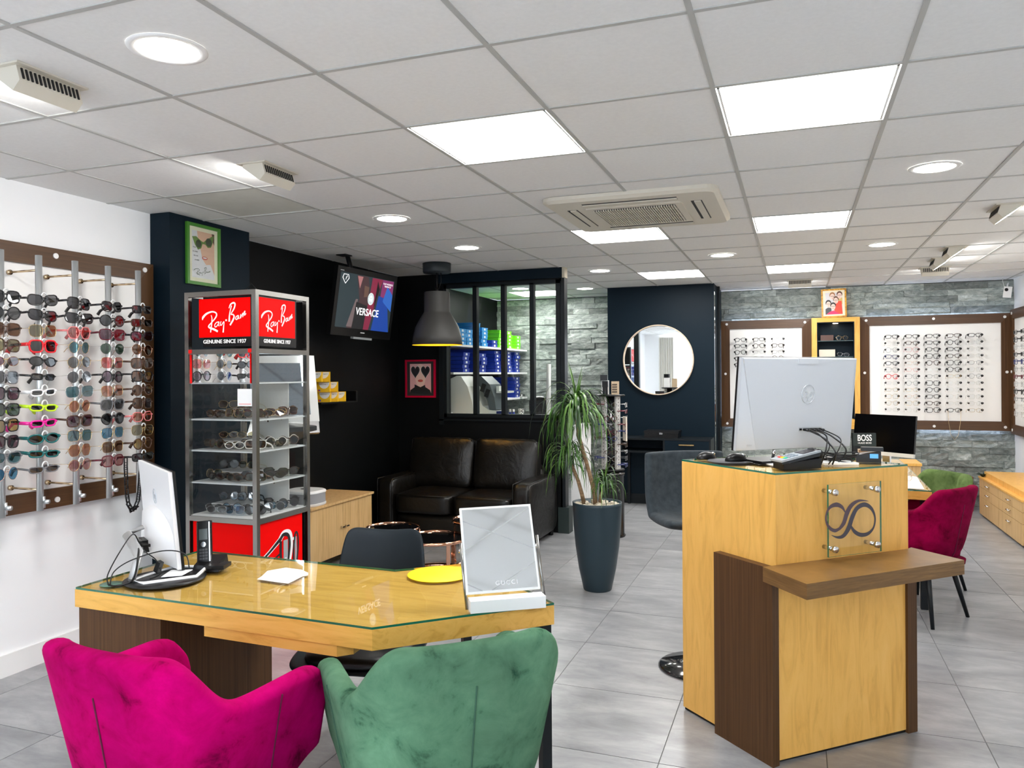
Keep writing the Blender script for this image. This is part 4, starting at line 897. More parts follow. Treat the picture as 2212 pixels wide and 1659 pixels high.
# sign boxes
sgn = MB().box(TX0+.085, TX1-.012, TY0+.035, TY1-.095, 1.625, 1.872).build('sign_box', BLK, tw, label='black lightbox with red illuminated faces')
WL = emis('sign_white', (1, .97, .95), .33)
NS = lambda L: [((x-530)/530, 1-(y-908)/395) for x, y in L]
def smooth(P, n=6):
    o = []
    for i in range(len(P)-1):
        p0 = P[max(i-1, 0)]; p1 = P[i]; p2 = P[i+1]; p3 = P[min(i+2, len(P)-1)]
        for k in range(n):
            t = k/n; o.append(tuple(.5*((2*p1[c])+(-p0[c]+p2[c])*t+(2*p0[c]-5*p1[c]+4*p2[c]-p3[c])*t*t+(-p0[c]+3*p1[c]-3*p2[c]+p3[c])*t**3) for c in (0, 1)))
    return o+[P[-1]]
SCRIPT = [([(568, 1122), (574, 1095), (612, 1058), (668, 1040), (708, 1052), (716, 1078), (700, 1110), (664, 1150), (632, 1188), (650, 1206), (690, 1222), (728, 1244)], [5, 20, 17, 12, 12, 13, 12, 10, 12, 16, 18, 16]),
 ([(660, 1075), (668, 1110), (664, 1170), (657, 1215), (653, 1252)], [6, 9, 11, 12, 9]),
 ([(742, 1146), (716, 1152), (698, 1172), (699, 1194), (714, 1194), (734, 1166), (742, 1146), (735, 1178), (746, 1188)], 8), ([(764, 1142), (754, 1168), (764, 1182), (792, 1146), (790, 1190), (784, 1256)], [7, 8, 8, 8, 10, 14]),
 ([(872, 985), (858, 1040), (850, 1090), (848, 1148)], [10, 9, 12, 18]), ([(846, 1012), (862, 974), (892, 958), (908, 972), (898, 1016), (866, 1072), (886, 1076), (898, 1096), (888, 1130), (856, 1184)], [6, 12, 14, 14, 13, 7, 10, 14, 16, 14]),
 ([(944, 1088), (922, 1098), (914, 1122), (928, 1128), (944, 1092), (942, 1118), (954, 1116)], 8), ([(966, 1076), (962, 1118), (976, 1088), (990, 1066), (986, 1106), (1000, 1060), (1010, 1048), (1004, 1090), (1020, 1070)], 7)]
def rayban(f, w_, h_, m, par, name='script_lettering', scale=1, lift=.0008):
    b = MB()
    for i, (P, wd) in enumerate(SCRIPT):
        Q = NS(P); wdl = wd if isinstance(wd, list) else [wd]*len(P); n = 6; W2 = []
        for a, c in zip(wdl, wdl[1:]): W2 += [a+(c-a)*k/n for k in range(n)]
        W2.append(wdl[-1]); b.strip([(x*w_, y*h_) for x, y in smooth(Q, n)], [v/530*w_*scale for v in W2], lift+.00012*i, 0, f)
    c = NS([(815, 1132)])[0]; b.strip([((c[0]-.014)*w_, c[1]*h_), ((c[0]+.014)*w_, c[1]*h_)], .028*w_, lift, 0, f)
    return b.build(name, m, par)
# front (facing -Y) and right (facing +X)
FX0, FX1 = -2.790, -2.480
f1_ = lambda x, z, d: (FX0+x, TY0+.0335-d, 1.672+z); wF = FX1-FX0; hF = .190
MB().box(FX0, FX1, TY0+.034, TY0+.036, 1.672, 1.862).build('red_face', REDL, tw); rayban(f1_, wF, hF, WL, tw)
text('lettering', 'GENUINE SINCE 1937', .026, frameM(((FX0+FX1)/2, TY0+.0338, 1.650), (1, 0, 0), (0, 0, 1)), WL, tw, sx=1.05, bold=.0002)
GY0, GY1 = TY0+.036, TY1-.108
f2_ = lambda x, z, d: (TX1-.0105+d, GY0+x, 1.672+z); wG = GY1-GY0
MB().box(TX1-.013, TX1-.0108, GY0, GY1, 1.672, 1.862).build('red_face', REDL, tw); rayban(f2_, wG, hF, WL, tw)
text('lettering', 'GENUINE SINCE 1937', .026, frameM((TX1-.0112, (GY0+GY1)/2, 1.650), (0, 1, 0), (0, 0, 1)), WL, tw, sx=.86, bold=.0002)
# sunglasses print on the right base panel
f3_ = lambda x, z, d: (TX1-.0112+d, TY0+.03+x, .50+z)
PB = mat('print_black', (.01, .01, .012), .3); PW = mat('print_white', (.85, .85, .86), .4); PG = mat('print_grey', (.35, .38, .40), .4)
b = MB()
b.strip([(0, .075), (.08, .115), (.17, .165)], [.022, .022, .028], .0002, 1, f3_); b.strip([(0, .075), (.08, .115), (.17, .165)], [.012, .012, .02], .0004, 0, f3_)
b.strip(smooth([(.16, .16), (.19, .185), (.235, .18), (.25, .14), (.245, .08), (.22, .0)]), .030, .0003, 1, f3_); b.strip(smooth([(.155, .15), (.185, .178), (.225, .17), (.238, .13), (.232, .08), (.215, .0)]), .018, .0006, 0, f3_)
b.strip(smooth([(.165, .15), (.165, .08), (.175, .0)]), .020, .0005, 0, f3_); b.strip([(.205, .15), (.205, .08), (.2, .0)], .035, .0007, 2, f3_); b.strip([(.2, .06), (.21, .0)], .02, .0009, 1, f3_)
b.strip([(.255, .14), (.275, .145)], .014, .0006, 1, f3_); b.strip(smooth([(.275, .0), (.27, .08), (.285, .165), (.305, .16), (.31, .1), (.295, .0)]), .012, .0006, 0, f3_); b.strip([(.287, .15), (.29, .08), (.287, .0)], .018, .0005, 2, f3_)
b.strip([(.06, .045), (.12, .075), (.165, .09)], [.006, .009, .01], .0004, 0, f3_)
b.build('printed_sunglasses', [PB, PW, PG], tw)
MB().tube([(-2.72, 3.30, TH_), (-2.66, 3.32, 2.03-.07), (-2.60, 3.34, TH_)], .0025, 6).build('hook_cord', BLK, tw)
qs = thing('notice_card', 'small white card stuck on the tower glass below the mirror panel', 'card', (-2.49, TY0+.005, 1.34)); MB().box(-2.534, -2.446, TY0+.004, TY0+.0055, 1.335, 1.418).build('card', PAPER, qs)
MB().box(-2.525, -2.455, TY0+.0036, TY0+.004, 1.342, 1.348).build('pink_line', mat('pink_ink', (.8, .45, .45), .5), qs)
# shelf contents
for z in (.792, .957, 1.115, 1.269):
    rs = thing('display_riser', f'white acrylic riser on the tower shelf at {["the deck", "the lowest shelf", "the middle shelf", "the upper shelf"][[.792, .957, 1.115, 1.269].index(z)]}', 'riser', (-2.7, 3.3, z))
    b = MB().box(-2.82, -2.60, 3.20, 3.40, z+.034, z+.038).box(-2.82, -2.816, 3.20, 3.40, z, z+.034).box(-2.604, -2.60, 3.20, 3.40, z, z+.034); b.build('body', mat('acrylic_white', (.72, .72, .71), .25), rs)
trn = random.Random(5); SH = [(.792, 'deck', ['black', 'silver'], ['blue', 'grey', 'black']), (.957, 'lowest shelf', ['black', 'black', 'gold', 'tortoise'], ['black', 'grey', 'green']), (1.115, 'middle shelf', ['tortoise', 'gold', 'black', 'clear'], ['brown', 'olive', 'grey']), (1.269, 'upper shelf', ['tortoise', 'tortoise', 'gold', 'brown'], ['brown', 'olive', 'plum'])]
for z, nm, fcs, lcs in SH:
    spots_ = [(-2.72, 3.12, 0), (-2.60, 3.11, 0), (-2.49, 3.13, 1), (-2.47, 3.25, 2), (-2.48, 3.38, 2), (-2.58, 3.22, 2), (-2.60, 3.33, 2), (-2.76, 3.26, 3), (-2.66, 3.28, 3), (-2.52, 3.44, 2), (-2.66, 3.16, 0), (-2.54, 3.17, 1), (-2.50, 3.31, 2), (-2.78, 3.17, 0)]
    pl_ = ['front left', 'front middle', 'front corner', 'right front', 'right rear', 'centre', 'centre rear', 'riser left', 'riser right', 'rear corner', 'second row left', 'second row corner', 'second row right', 'far left']
    for k, (x, y, o_) in enumerate(spots_):
        st_ = ['square', 'round', 'oval', 'cat-eye'][trn.randrange(4)]; fc = fcs[trn.randrange(len(fcs))]; lc = lcs[trn.randrange(len(lcs))]
        zz_ = z+ST[st_][1]+.003+(.038 if o_ == 3 else 0)
        glasses('sunglasses', st_, 'wire' if fc in ('gold', 'silver') else 'plastic', fc, lc, (x, y, zz_+.002), R_(-12), 0, R_([0, 25, 55, 5][o_]+trn.uniform(-15, 15)), f'{fc} {st_} sunglasses with {lc} lenses on the tower {nm}, {pl_[k]}', 'sunglasses inside the glass tower', s=.80)
XF = Matrix.Translation((0, 0, 1.48)) @ Matrix.Diagonal((1.135, 1.135, 1.135, 1)) @ Matrix.Translation((0, 0, -1.48))
for o in list(C.objects):
    if o.parent is None and o.type in ('EMPTY', 'MESH') and (o.name.startswith(('display_tower', 'display_riser', 'notice_card')) or o.get('group') == 'sunglasses inside the glass tower'):
        o.matrix_basis = XF @ o.matrix_basis
# ================================================================== SLANTED MIRROR UNIT BEHIND TOWER
km = thing('slanted_mirror', 'slanted white-framed mirror with a side lamp on a dark wall arm behind the tower', 'mirror', (-3.4, 4.6, 1.0))
kM = Matrix.Translation((-3.49, 4.60, 1.39)) @ Matrix.Rotation(R_(48), 4, 'Z') @ Matrix.Rotation(R_(-18), 4, 'X')
MB(kM).box(-.30, .30, 0, .025, -.25, .25).build('frame', WHITE, km, bevel=.004); MB(kM).box(-.22, .24, -.004, 0, -.20, .19).build('glass', mat('blue_mirror', (.55, .66, .78), .05, 1), km)
MB(kM).box(.20, .25, -.03, -.005, .02, .25).build('lamp', emis('side_lamp', (1, 1, .97), 1.5), km); MB(kM).box(-.30, .29, -.02, .02, -.34, -.255).build('chrome_ledge', CHR, km)
MB()._f([(-3.75, 4.5, 1.25), (-3.75, 4.8, 1.25), (-3.75, 4.5, .85), (-3.75, 4.8, .85), (-3.30, 4.45, 1.12), (-3.22, 4.72, 1.12), (-3.30, 4.45, 1.09), (-3.22, 4.72, 1.09)], [(0, 1, 3, 2), (4, 6, 7, 5), (0, 4, 5, 1), (2, 3, 7, 6), (0, 2, 6, 4), (1, 5, 7, 3)]).build('arm', mat('graphite', (.03, .033, .036), .3), km)
# ================================================================== WALL SHELF WITH YELLOW BOXES
ws = thing('wall_shelf', 'small black wall shelf holding yellow boxes', 'shelf', (-3.66, 5.55, 1.25))
MB().box(-3.755, -3.56, 5.28, 5.83, 1.25, 1.262).build('board', BLK, ws); MB().box(-3.755, -3.56, 5.80, 5.83, 1.262, 1.345).build('end', BLK, ws); MB().box(-3.755, -3.74, 5.28, 5.80, 1.262, 1.34).build('back', BLK, ws)
YEL = mat('yellow_card', (.95, .56, .01), .45); ARC = mat('box_white', (.88, .87, .84), .5)
def ybox(x, y, z, lb, rzz=R_(20)):
    t = thing('carton', lb, 'box', (x, y, z), rzz, 'yellow lens cleaner cartons'); w2, d2, h2 = .105, .05, .082
    MB().box(-w2/2, w2/2, -d2/2, d2/2, 0, h2).build('carton_body', YEL, t, world=False, bevel=.001)
    b = MB(); yy_ = -d2/2-.0005
    P = [(-.035, yy_, h2-.003), (w2/2-.004, yy_, h2-.003)]+[(-.035+.088*.5+.044*math.cos(R_(a)), yy_, h2-.003+.052*math.sin(R_(a))) for a in range(0, -181, -12)]
    b._f(P[2:], [tuple(range(len(P)-2))]); b.build('white_arc', ARC, t, world=False)
    text('lettering', "OPTI'NETT", .015, frameM((.008, yy_-.0004, h2-.02), (1, 0, 0), (0, 0, 1)), mat('ink_grey', (.12, .12, .12), .6), t, world=False, extr=.0002)
    for i, c in enumerate(((.7, .02, .05), (.05, .08, .5))): MB().box(-.042+.010*i, -.033+.010*i, yy_-.0002, yy_, .006, .020).build('patch', mat('patch%d' % i, c, .5), t, world=False)
    MB().box(-w2/2-.0006, -w2/2, -.012, .014, .022, .066).build('side_label', mat('side_label', (.30, .24, .12), .6), t, world=False)
for n_, (k, z, lb) in enumerate(((0, 0, 'bottom row, front'), (1, 0, 'bottom row, behind'), (2, 0, 'bottom row, at the left'), (0, 1, 'second row, front'), (1, 1, 'second row, behind'), (0, 2, 'topmost, front'), (1, 2, 'topmost, behind'))):
    ybox(-3.600-.022*k-.010*z, 5.60-.10*z-.075*k+.0, 1.2625+.083*z, 'yellow and white lens wipe carton on the black wall shelf, '+lb)
# ================================================================== TELEVISION
tv = thing('television', 'black flat television hung tilted from the ceiling showing a fashion logo', 'television', (-3.44, 5.77, 2.08))
tM = Matrix.Translation((-3.444, 5.772, 2.083)) @ Matrix.Rotation(R_(78.5), 4, 'Z') @ Matrix.Rotation(R_(1.8), 4, 'Y') @ Matrix.Rotation(R_(8.2), 4, 'X')
w2, h2 = .368, .283
MB(tM).box(-w2, w2, 0, .045, -h2, h2).build('bezel', BLK, tv, bevel=.006); MB(tM).box(-w2*.6, w2*.6, .045, .10, -.18, .16).build('housing', BLK, tv, bevel=.01)
MB(tM).box(-.10, .13, -.002, .03, -h2-.018, -h2).build('foot_bracket', mat('grey_plate', (.35, .37, .38), .4), tv)
MB().tube([(-3.485, 5.72, 2.15), (-3.485, 5.56, 2.471)], .02, 12).build('pole', BLK, tv); MB().box(-3.53, -3.44, 5.46, 5.56, 2.463, 2.471).build('ceiling_plate', BLK, tv)
SCX = lambda c, s=1.0, n=[0]: emis('screen_%d_%d_%d' % tuple(int(v*1000) for v in c), c, .20*s)
def scr(P, c, d, s=1): return MB(tM).poly([(x*w2*.90, -.0008-d*.0006, z*h2*.80+.012) for x, z in P]).build('screen_image', SCX(c, s), tv)
scr([(-1, -1), (1, -1), (1, 1), (-1, 1)], (.035, .06, .07), 0); 
scr([(-.42, .98), (.0, .98), (.15, .2), (-.2, -1), (-.6, -1), (-.25, .1)], (.09, .045, .05), 1); scr([(.15, .98), (.55, .98), (.35, .0), (.2, -1), (-.02, -1), (.1, .1)], (.35, .03, .08), 2)
scr([(.55, .98), (.98, .98), (.98, .2), (.5, .05)], (.35, .05, .20), 2); scr([(.45, .35), (.8, .25), (.98, -1), (.30, -1)], (.02, .09, .50), 3); scr([(.75, .75), (.98, .45), (.98, -.2), (.62, .15)], (.05, .20, .75), 4)
scr([(-.12, .65), (.06, .6), (.04, .25), (-.1, .2)], (.20, .11, .08), 4); scr([(-.35, .0), (.05, -.1), (.0, -1), (-.42, -1)], (.02, .02, .022), 5); scr([(-.62, -.95), (-.42, -.95), (-.30, .1), (-.38, .1)], (.25, .18, .18), 3)
scr([(-.4, .95), (-.2, .95), (-.28, .5)], (.6, .25, .25), 3); scr([(.36, .9), (.46, .6), (.30, -.2)], (.01, .01, .012), 5)
def tp(x, z, d=.006): return (x*w2*.90, -.0008-d, z*h2*.80+.012)
b = MB(tM); b._f([tp(.16+.115*math.cos(R_(a)), .18+.23*math.sin(R_(a)), .0045) for a in range(0, 360, 12)], [tuple(range(30))]); b.build('medallion', emis('medal', (.75, .85, .85), .42), tv)
b = MB(tM)
for r in (.10, .075): b.tube([tp(.16+r*math.cos(R_(a)), .18+r*2*math.sin(R_(a)), .005) for a in range(0, 360, 12)], .0012, 4, closed=True)
for k in range(16): a = R_(22.5*k); b.tube([tp(.16+.078*math.cos(a), .18+.156*math.sin(a), .005), tp(.16+.098*math.cos(a+.2), .18+.196*math.sin(a+.2), .005)], .0013, 4)
b.tube([tp(.13, .22, .005), tp(.15, .2, .005)], .002, 4).tube([tp(.17, .2, .005), tp(.19, .22, .005)], .002, 4).tube([tp(.14, .08, .005), tp(.16, .06, .005), tp(.18, .08, .005)], .002, 4).tube([tp(.16, .18, .005), tp(.16, .12, .005)], .0015, 4)
b.build('medallion_lines', emis('medal_line', (.25, .3, .3), .15), tv)
WS = emis('screen_white', (1, 1, 1), .40)
text('lettering', 'VERSACE', .085, tM @ Matrix.Translation((.03, -.006, -.068)) @ Matrix.Rotation(PI/2, 4, 'X'), WS, tv, sx=.82, bold=.001, extr=.0002)
text('lettering', 'TOP MODELS\nVERSACE', .021, tM @ Matrix.Translation((.25, -.004, .19)) @ Matrix.Rotation(PI/2, 4, 'X'), WS, tv, extr=.0002)
b = MB(tM)
for P in ([(-.93, .80), (-.90, .93), (-.74, .93), (-.71, .80), (-.82, .60), (-.93, .80)],): b.tube([tp(x, z, .004) for x, z in P], .0025, 5)
b.build('channel_emblem', WS, tv); text('lettering', 'f', .05, tM @ Matrix.Translation(tp(-.82, .80, .004)) @ Matrix.Rotation(PI/2, 4, 'X'), WS, tv, extr=.0002, shear=.3)
MB(tM).box(-.02, .03, -.002, 0, -h2+.035, -h2+.043).build('maker_badge', PAPER, tv); MB(tM).box(-w2+.03, -w2+.07, -.002, 0, h2-.035, h2-.03).build('small_mark', PAPER, tv)
# ================================================================== PICTURES
def picture(nm, lb, M, w_, h_, fw, fm_, mtm, mw):
    t = thing(nm, lb, 'picture', M.to_translation())
    for a in ((0, w_, 0, fw), (0, w_, h_-fw, h_), (0, fw, fw, h_-fw), (w_-fw, w_, fw, h_-fw)): MB(M).box(a[0], a[1], -.018, 0, a[2], a[3]).build('frame_rail', fm_, t, bevel=.002)
    MB(M).box(fw, w_-fw, -.008, 0, fw, h_-fw).build('mount', mtm, t)
    return t
def pp_(t, M, name, P, m, d, box): x0, x1, z0, z1 = box; return MB(M).poly([(x0+(x1-x0)*x, -.0082-d*.0004, z0+(z1-z0)*z) for x, z in P]).build(name, m, t)
def circ(cx, cz, rx, rz, n=20): return [(cx+rx*math.cos(2*PI*i/n), cz+rz*math.sin(2*PI*i/n)) for i in range(n)]
SKIN = mat('print_skin', (.72, .42, .30), .35); SKIN2 = mat('print_skin_light', (.80, .58, .50), .35); LIP = mat('print_lip', (.55, .10, .08), .35); INK = mat('print_ink', (.02, .02, .02), .35); PPAP = mat('print_paper', (.70, .66, .70), .3); PGR = mat('print_green', (.13, .22, .04), .3); PDK = mat('print_darklens', (.035, .05, .02), .3); HAIR = mat('print_hair', (.12, .045, .02), .4); PRED = mat('print_red', (.75, .06, .03), .4)
# green framed poster on the pillar side (faces +X)
gM = Matrix.Translation((-3.538, 3.80, 2.055)) @ Matrix.Rotation(PI/2, 4, 'Z')
gp = picture('picture', 'green framed vintage poster of a woman in cat-eye sunglasses on the dark pillar', gM, .295, .383, .02, mat('green_frame', (.05, .20, .02), .3), mat('cream_mount', (.80, .74, .56), .6), 0)
bx4 = (.048, .245, .045, .34)
pp_(gp, gM, 'print', [(0, 0), (1, 0), (1, 1), (0, 1)], PPAP, 0, bx4); pp_(gp, gM, 'face', [(.22, 1), (1, 1), (1, .10), (.82, .32), (.62, .30), (.45, .42), (.38, .60), (.28, .78)], SKIN, 1, bx4)
pp_(gp, gM, 'hair', [(.88, 1), (1, 1), (1, .75), (.93, .82)], HAIR, 2, bx4)
pp_(gp, gM, 'cat_eye_frame', [(.0, .86), (.18, .88), (.40, .80), (.50, .78), (.62, .84), (.88, .94), (.98, .96), (.92, .80), (.84, .70), (.70, .68), (.58, .74), (.46, .74), (.40, .64), (.26, .60), (.12, .70)], PGR, 3, bx4)
pp_(gp, gM, 'dark_lens', circ(.28, .73, .12, .085), PDK, 4, bx4); pp_(gp, gM, 'dark_lens', circ(.74, .80, .14, .09), PDK, 4, bx4); pp_(gp, gM, 'lips', circ(.56, .44, .13, .035), LIP, 3, bx4); pp_(gp, gM, 'teeth', circ(.56, .445, .09, .013), PAPER, 4, bx4)
rayban(lambda x, z, d: gM @ Vector((.05+x, -.0092-d, .052+z)), .17, .075, mat('ink_green', (.05, .08, .03), .5), gp, scale=.6)
for k, s_ in enumerate(('How', 'to enjoy', 'the sun', '...in style')): text('lettering', s_, .013, gM @ Matrix.Translation((.068+.006*k, -.0095, .235-.026*k)) @ Matrix.Rotation(PI/2, 4, 'X'), INK, gp, extr=.0001)
MB(gM).box(.022, .273, -.0105, -.0100, .022, .361).build('glazing', GL, gp)
# red framed picture on the back black wall (faces -Y)
rM = Matrix.Translation((-3.675, 6.928, 1.255))
rp = picture('picture', 'red framed photo of a woman in black heart-shaped sunglasses', rM, .333, .376, .018, mat('red_frame', (.45, .0, .03), .3), mat('black_mount', (.02, .02, .02), .6), 0)
b5 = (.05, .283, .045, .335)
pp_(rp, rM, 'print', [(0, 0), (1, 0), (1, 1), (0, 1)], mat('print_pink', (.72, .42, .42), .4), 0, b5); pp_(rp, rM, 'face', circ(.5, .60, .26, .40), SKIN2, 1, b5); pp_(rp, rM, 'blouse', [(0, 0), (1, 0), (.95, .10), (.7, .22), (.5, .16), (.3, .24), (.02, .10)], INK, 2, b5); pp_(rp, rM, 'bow', [(.22, .08), (.22, .30), (.5, .2), (.72, .28), (.74, .08), (.5, .16)], INK, 3, b5)
def heart(cx, cz, s): return [(cx+s*.058*16*math.sin(t)**3/1.0, cz+s*.066*(13*math.cos(t)-5*math.cos(2*t)-2*math.cos(3*t)-math.cos(4*t))) for t in [2*PI*i/28 for i in range(28)]]
for cx in (.26, .74): pp_(rp, rM, 'heart_outline', heart(cx, .74, .240), PAPER, 2.5, b5); pp_(rp, rM, 'heart_frame', heart(cx, .74, .225), INK, 3, b5); pp_(rp, rM, 'heart_lens', heart(cx, .745, .165), mat('print_lens', (.03, .03, .035), .15), 4, b5)  # each heart: white printed outline, black frame, dark lens
pp_(rp, rM, 'lips', circ(.5, .42, .12, .045), LIP, 3, b5)
# gold framed group picture standing on the niche top
oM = Matrix.Translation((.276, 9.58, 2.104)) @ Matrix.Rotation(R_(-1), 4, 'Y') @ Matrix.Rotation(R_(-3), 4, 'X')
op = picture('picture', 'gold framed picture of five people wearing glasses standing on the niche', oM, .265, .325, .016, textured('burl_gold', [(.35, (.30, .11, .01)), (.6, (.75, .38, .03))], (1, 1, 1), 40, 4, .3), mat('cream_mount', (.80, .74, .56), .6), 0)
b6 = (.042, .223, .035, .285)
pp_(op, oM, 'print', [(0, 0), (1, 0), (1, 1), (0, 1)], mat('print_grey_bg', (.62, .60, .62), .4), 0, b6)
for P, m, d in (([(.7, .75), (1, .75), (1, .45), (.6, .45)], mat('print_yellow', (.6, .42, .15), .5), 1), ([(.55, .6), (.95, .6), (1, 0), (.5, 0)], PRED, 2), ([(0, .25), (.0, 0), (.35, 0), (.35, .3), (.15, .32)], mat('print_charcoal', (.06, .06, .07), .5), 3), ([(.05, 0), (.85, 0), (.6, .12), (.45, .17), (.25, .12)], mat('print_crimson', (.75, .02, .12), .5), 5)): pp_(op, oM, 'clothing', P, m, d, b6)
for cx, cz, hc, d in ((.42, .83, mat('hair_blond', (.35, .16, .06), .5), 2), (.84, .86, HAIR, 2), (.62, .64, HAIR, 3), (.18, .48, INK, 4), (.45, .36, INK, 6)):
    pp_(op, oM, 'hair', circ(cx, cz+.05, .17, .14), hc, d, b6); pp_(op, oM, 'face', circ(cx, cz-.02, .135, .135), SKIN2, d+1, b6); pp_(op, oM, 'glasses_print', [(cx-.11, cz+.012), (cx+.11, cz+.012), (cx+.10, cz-.006), (cx-.10, cz-.006)], INK, d+1.5, b6); pp_(op, oM, 'lips', circ(cx, cz-.085, .035, .012), LIP, d+1.6, b6)
# ================================================================== PENDANT LAMP
pl = thing('pendant_lamp', 'large dark grey dome pendant lamp with a yellow inside', 'lamp', (-3.0, 6.25, HC))
LP_ = (-3.0, 6.25, 0); b = MB(); b.lathe([(.112, 2.215), (.115, 2.205), (.117, 2.04), (.125, 2.025), (.155, 1.975), (.195, 1.90), (.215, 1.82), (.225, 1.745), (.222, 1.745)], 48, LP_, caps=False); b.build('shade', mat('lamp_grey', (.055, .053, .049), .5), pl)
b = MB(); b.lathe([(.0, 2.20), (.110, 2.20), (.114, 2.04), (.120, 2.02), (.15, 1.97), (.19, 1.90), (.212, 1.82), (.222, 1.745)], 48, LP_, caps=False); b.build('inner_shade', mat('lamp_yellow_inside', (.90, .62, .03), .5), pl)
MB().lathe([(0, 2.2155), (.112, 2.2155), (.112, 2.212), (0, 2.212)], 40, LP_, caps=False).build('shade_cap', mat('lamp_grey', (.055, .053, .049), .5), pl)
MB().lathe([(.02, 2.04), (.045, 2.0), (.05, 1.95), (.03, 1.90), (0, 1.89)], 20, LP_, caps=False).build('bulb', emis('warm_bulb', (1, .75, .35), 12), pl)
MB().lathe([(0, 2.385), (.118, 2.385), (.124, 2.395), (.126, HC-.001), (0, HC-.001)], 40, LP_, caps=False).build('ceiling_rose', mat('rose_dark', (.02, .028, .032), .5), pl)
MB().tube([(-3, 6.25, 2.215), (-3, 6.25, 2.39)], .005, 8).tube([(-2.995, 6.25, 2.215), (-2.96, 6.25, 2.30), (-2.96, 6.25, 2.39)], .003, 6).tube([(-3, 6.25, 2.215), (-3, 6.25, 2.25)], .014, 10).build('cord', BLK, pl)
# ================================================================== POTTED PLANT
px_, py_ = -1.292, 5.203
pp = thing('potted_plant', 'dracaena palm in a tall dark blue-grey tapered planter with white pebbles', 'plant', (px_, py_, 0))
MB().lathe([(.0, 0), (.093, 0), (.097, .006), (.128, .15), (.150, .30), (.163, .45), (.168, .58), (.170, .60), (.160, .60), (.156, .565), (0, .56)], 56, (px_, py_, 0), caps=False).build('planter', mat('planter_blue_grey', (.022, .040, .052), .38, spec=.3), pp)
MB().lathe([(0, .562), (.155, .562)], 32, (px_, py_, 0), caps=False).build('soil', mat('soil', (.03, .02, .012), .9), pp)
prn = random.Random(9); peb = []
for k in range(4):
    bm = bmesh.new(); bmesh.ops.create_icosphere(bm, subdivisions=1, radius=1)
    for v in bm.verts: v.co = Vector((v.co.x*.020, v.co.y*.015, v.co.z*.011))*prn.uniform(.85, 1.15)
    for f in bm.faces: f.smooth = True
    me = bpy.data.meshes.new('pebble'); bm.to_mesh(me); bm.free(); me.materials.append(mat('pebble_cream', (.72, .64, .50), .6)); peb.append(me)
for k in range(60):
    r = .145*math.sqrt(prn.random()); a = prn.uniform(0, 2*PI); o = link('pebble', peb[k % 4], pp); o.location = (px_+r*math.cos(a), py_+r*math.sin(a), .574+prn.uniform(0, .016)); o.rotation_euler = (prn.uniform(-.4, .4), prn.uniform(-.4, .4), prn.uniform(0, 6)); o.scale = [prn.uniform(.8, 1.6)]*3
BARK = textured('cane_bark', [(.3, (.17, .10, .05)), (.6, (.34, .22, .12)), (.8, (.45, .31, .18))], (1, 1, 6), 20, 5, .85, .5)
lat = Rt
def pv(u, v, dd=0): return Vector((px_, py_, 0))+lat*((u-1287)*.00318)+Fw*dd+Vector((0, 0, 1.48-(v-808)*.00318))
MB().tube([pv(1284, 1092), pv(1281, 1062), pv(1270, 1020), pv(1258, 978), pv(1248, 940), pv(1245, 918), pv(1243, 880)], [.017, .016, .014, .014, .013, .013, .008], 12).build('cane', BARK, pp)
MB().tube([pv(1260, 1092, .02), pv(1254, 1066, .02), pv(1247, 1040, .02), pv(1236, 1012, .02), pv(1226, 990, .02)], [.015, .014, .013, .011, .007], 12).build('cane', BARK, pp)
MB().tube([pv(1291, 1092, -.03), pv(1294, 1070, -.03), pv(1302, 1050, -.03)], [.012, .011, .007], 10).build('cane', BARK, pp)
LEAF = [mat('leaf_green_%d' % i, c, .38) for i, c in enumerate(((.025, .085, .010), (.045, .14, .014), (.016, .055, .008), (.10, .21, .035)))]
def leaf_mesh(L, droop, w_, seed):
    r = random.Random(seed); n = 12; b = MB(); x = z = 0; ang = R_(droop[0]); cur = []
    for i in range(n+1):
        t = i/n; cur.append((x, z)); a = ang+(R_(droop[1])-ang)*sm(t*1.25); x += math.cos(a)*L/n; z += math.sin(a)*L/n
    rows = []
    for i, (x, z) in enumerate(cur):
        t = i/n; ww = w_*math.sin(PI*min(1, .12+t*.88))**.7*(1-.3*t); sw = .02*t*t*r.uniform(-1, 1)
        rows.append([(x, sw-ww/2, z), (x, sw, z-ww*.18), (x, sw+ww/2, z)])
    b.grid(rows); return b
def crown(c, N, L0, L1, up, seed, w_=.017, dirbias=None):
    r = random.Random(seed); ms = []
    for k in range(6): ms.append(leaf_mesh(1, [(62, -88), (45, -86), (25, -86), (70, -80), (35, -84), (10, -86)][k], .032 if L0 > .3 else .036, seed+k))
    ms = [m.mesh('leaf', LEAF[k % 4]) for k, m in enumerate(ms)]
    for k in range(N):
        a = k*2.39996+r.uniform(-.2, .2); o = link('leaf', ms[r.randrange(6)], pp); L = r.uniform(L0, L1)
        o.location = c+Vector((0, 0, r.uniform(-.06, .04))); o.rotation_euler = (0, r.uniform(-.1, .1), a); o.scale = (L*r.uniform(.55, 1.0), L, L)
        setm(o, LEAF[r.randrange(4)])
    mu = leaf_mesh(1, (85, 70), .06, seed+20).mesh('leaf', LEAF[3])
    for k in range(up): o = link('leaf', mu, pp); L = L1*r.uniform(.45, .62); o.location = c; o.rotation_euler = (0, r.uniform(-.1, .1), r.uniform(0, 6.28)); o.scale = (L, L, L)
crown(pv(1243, 888), 150, .34, .60, 7, 3); crown(pv(1226, 988, .02), 85, .26, .44, 3, 13); crown(pv(1303, 1046, -.03), 45, .20, .33, 3, 31)
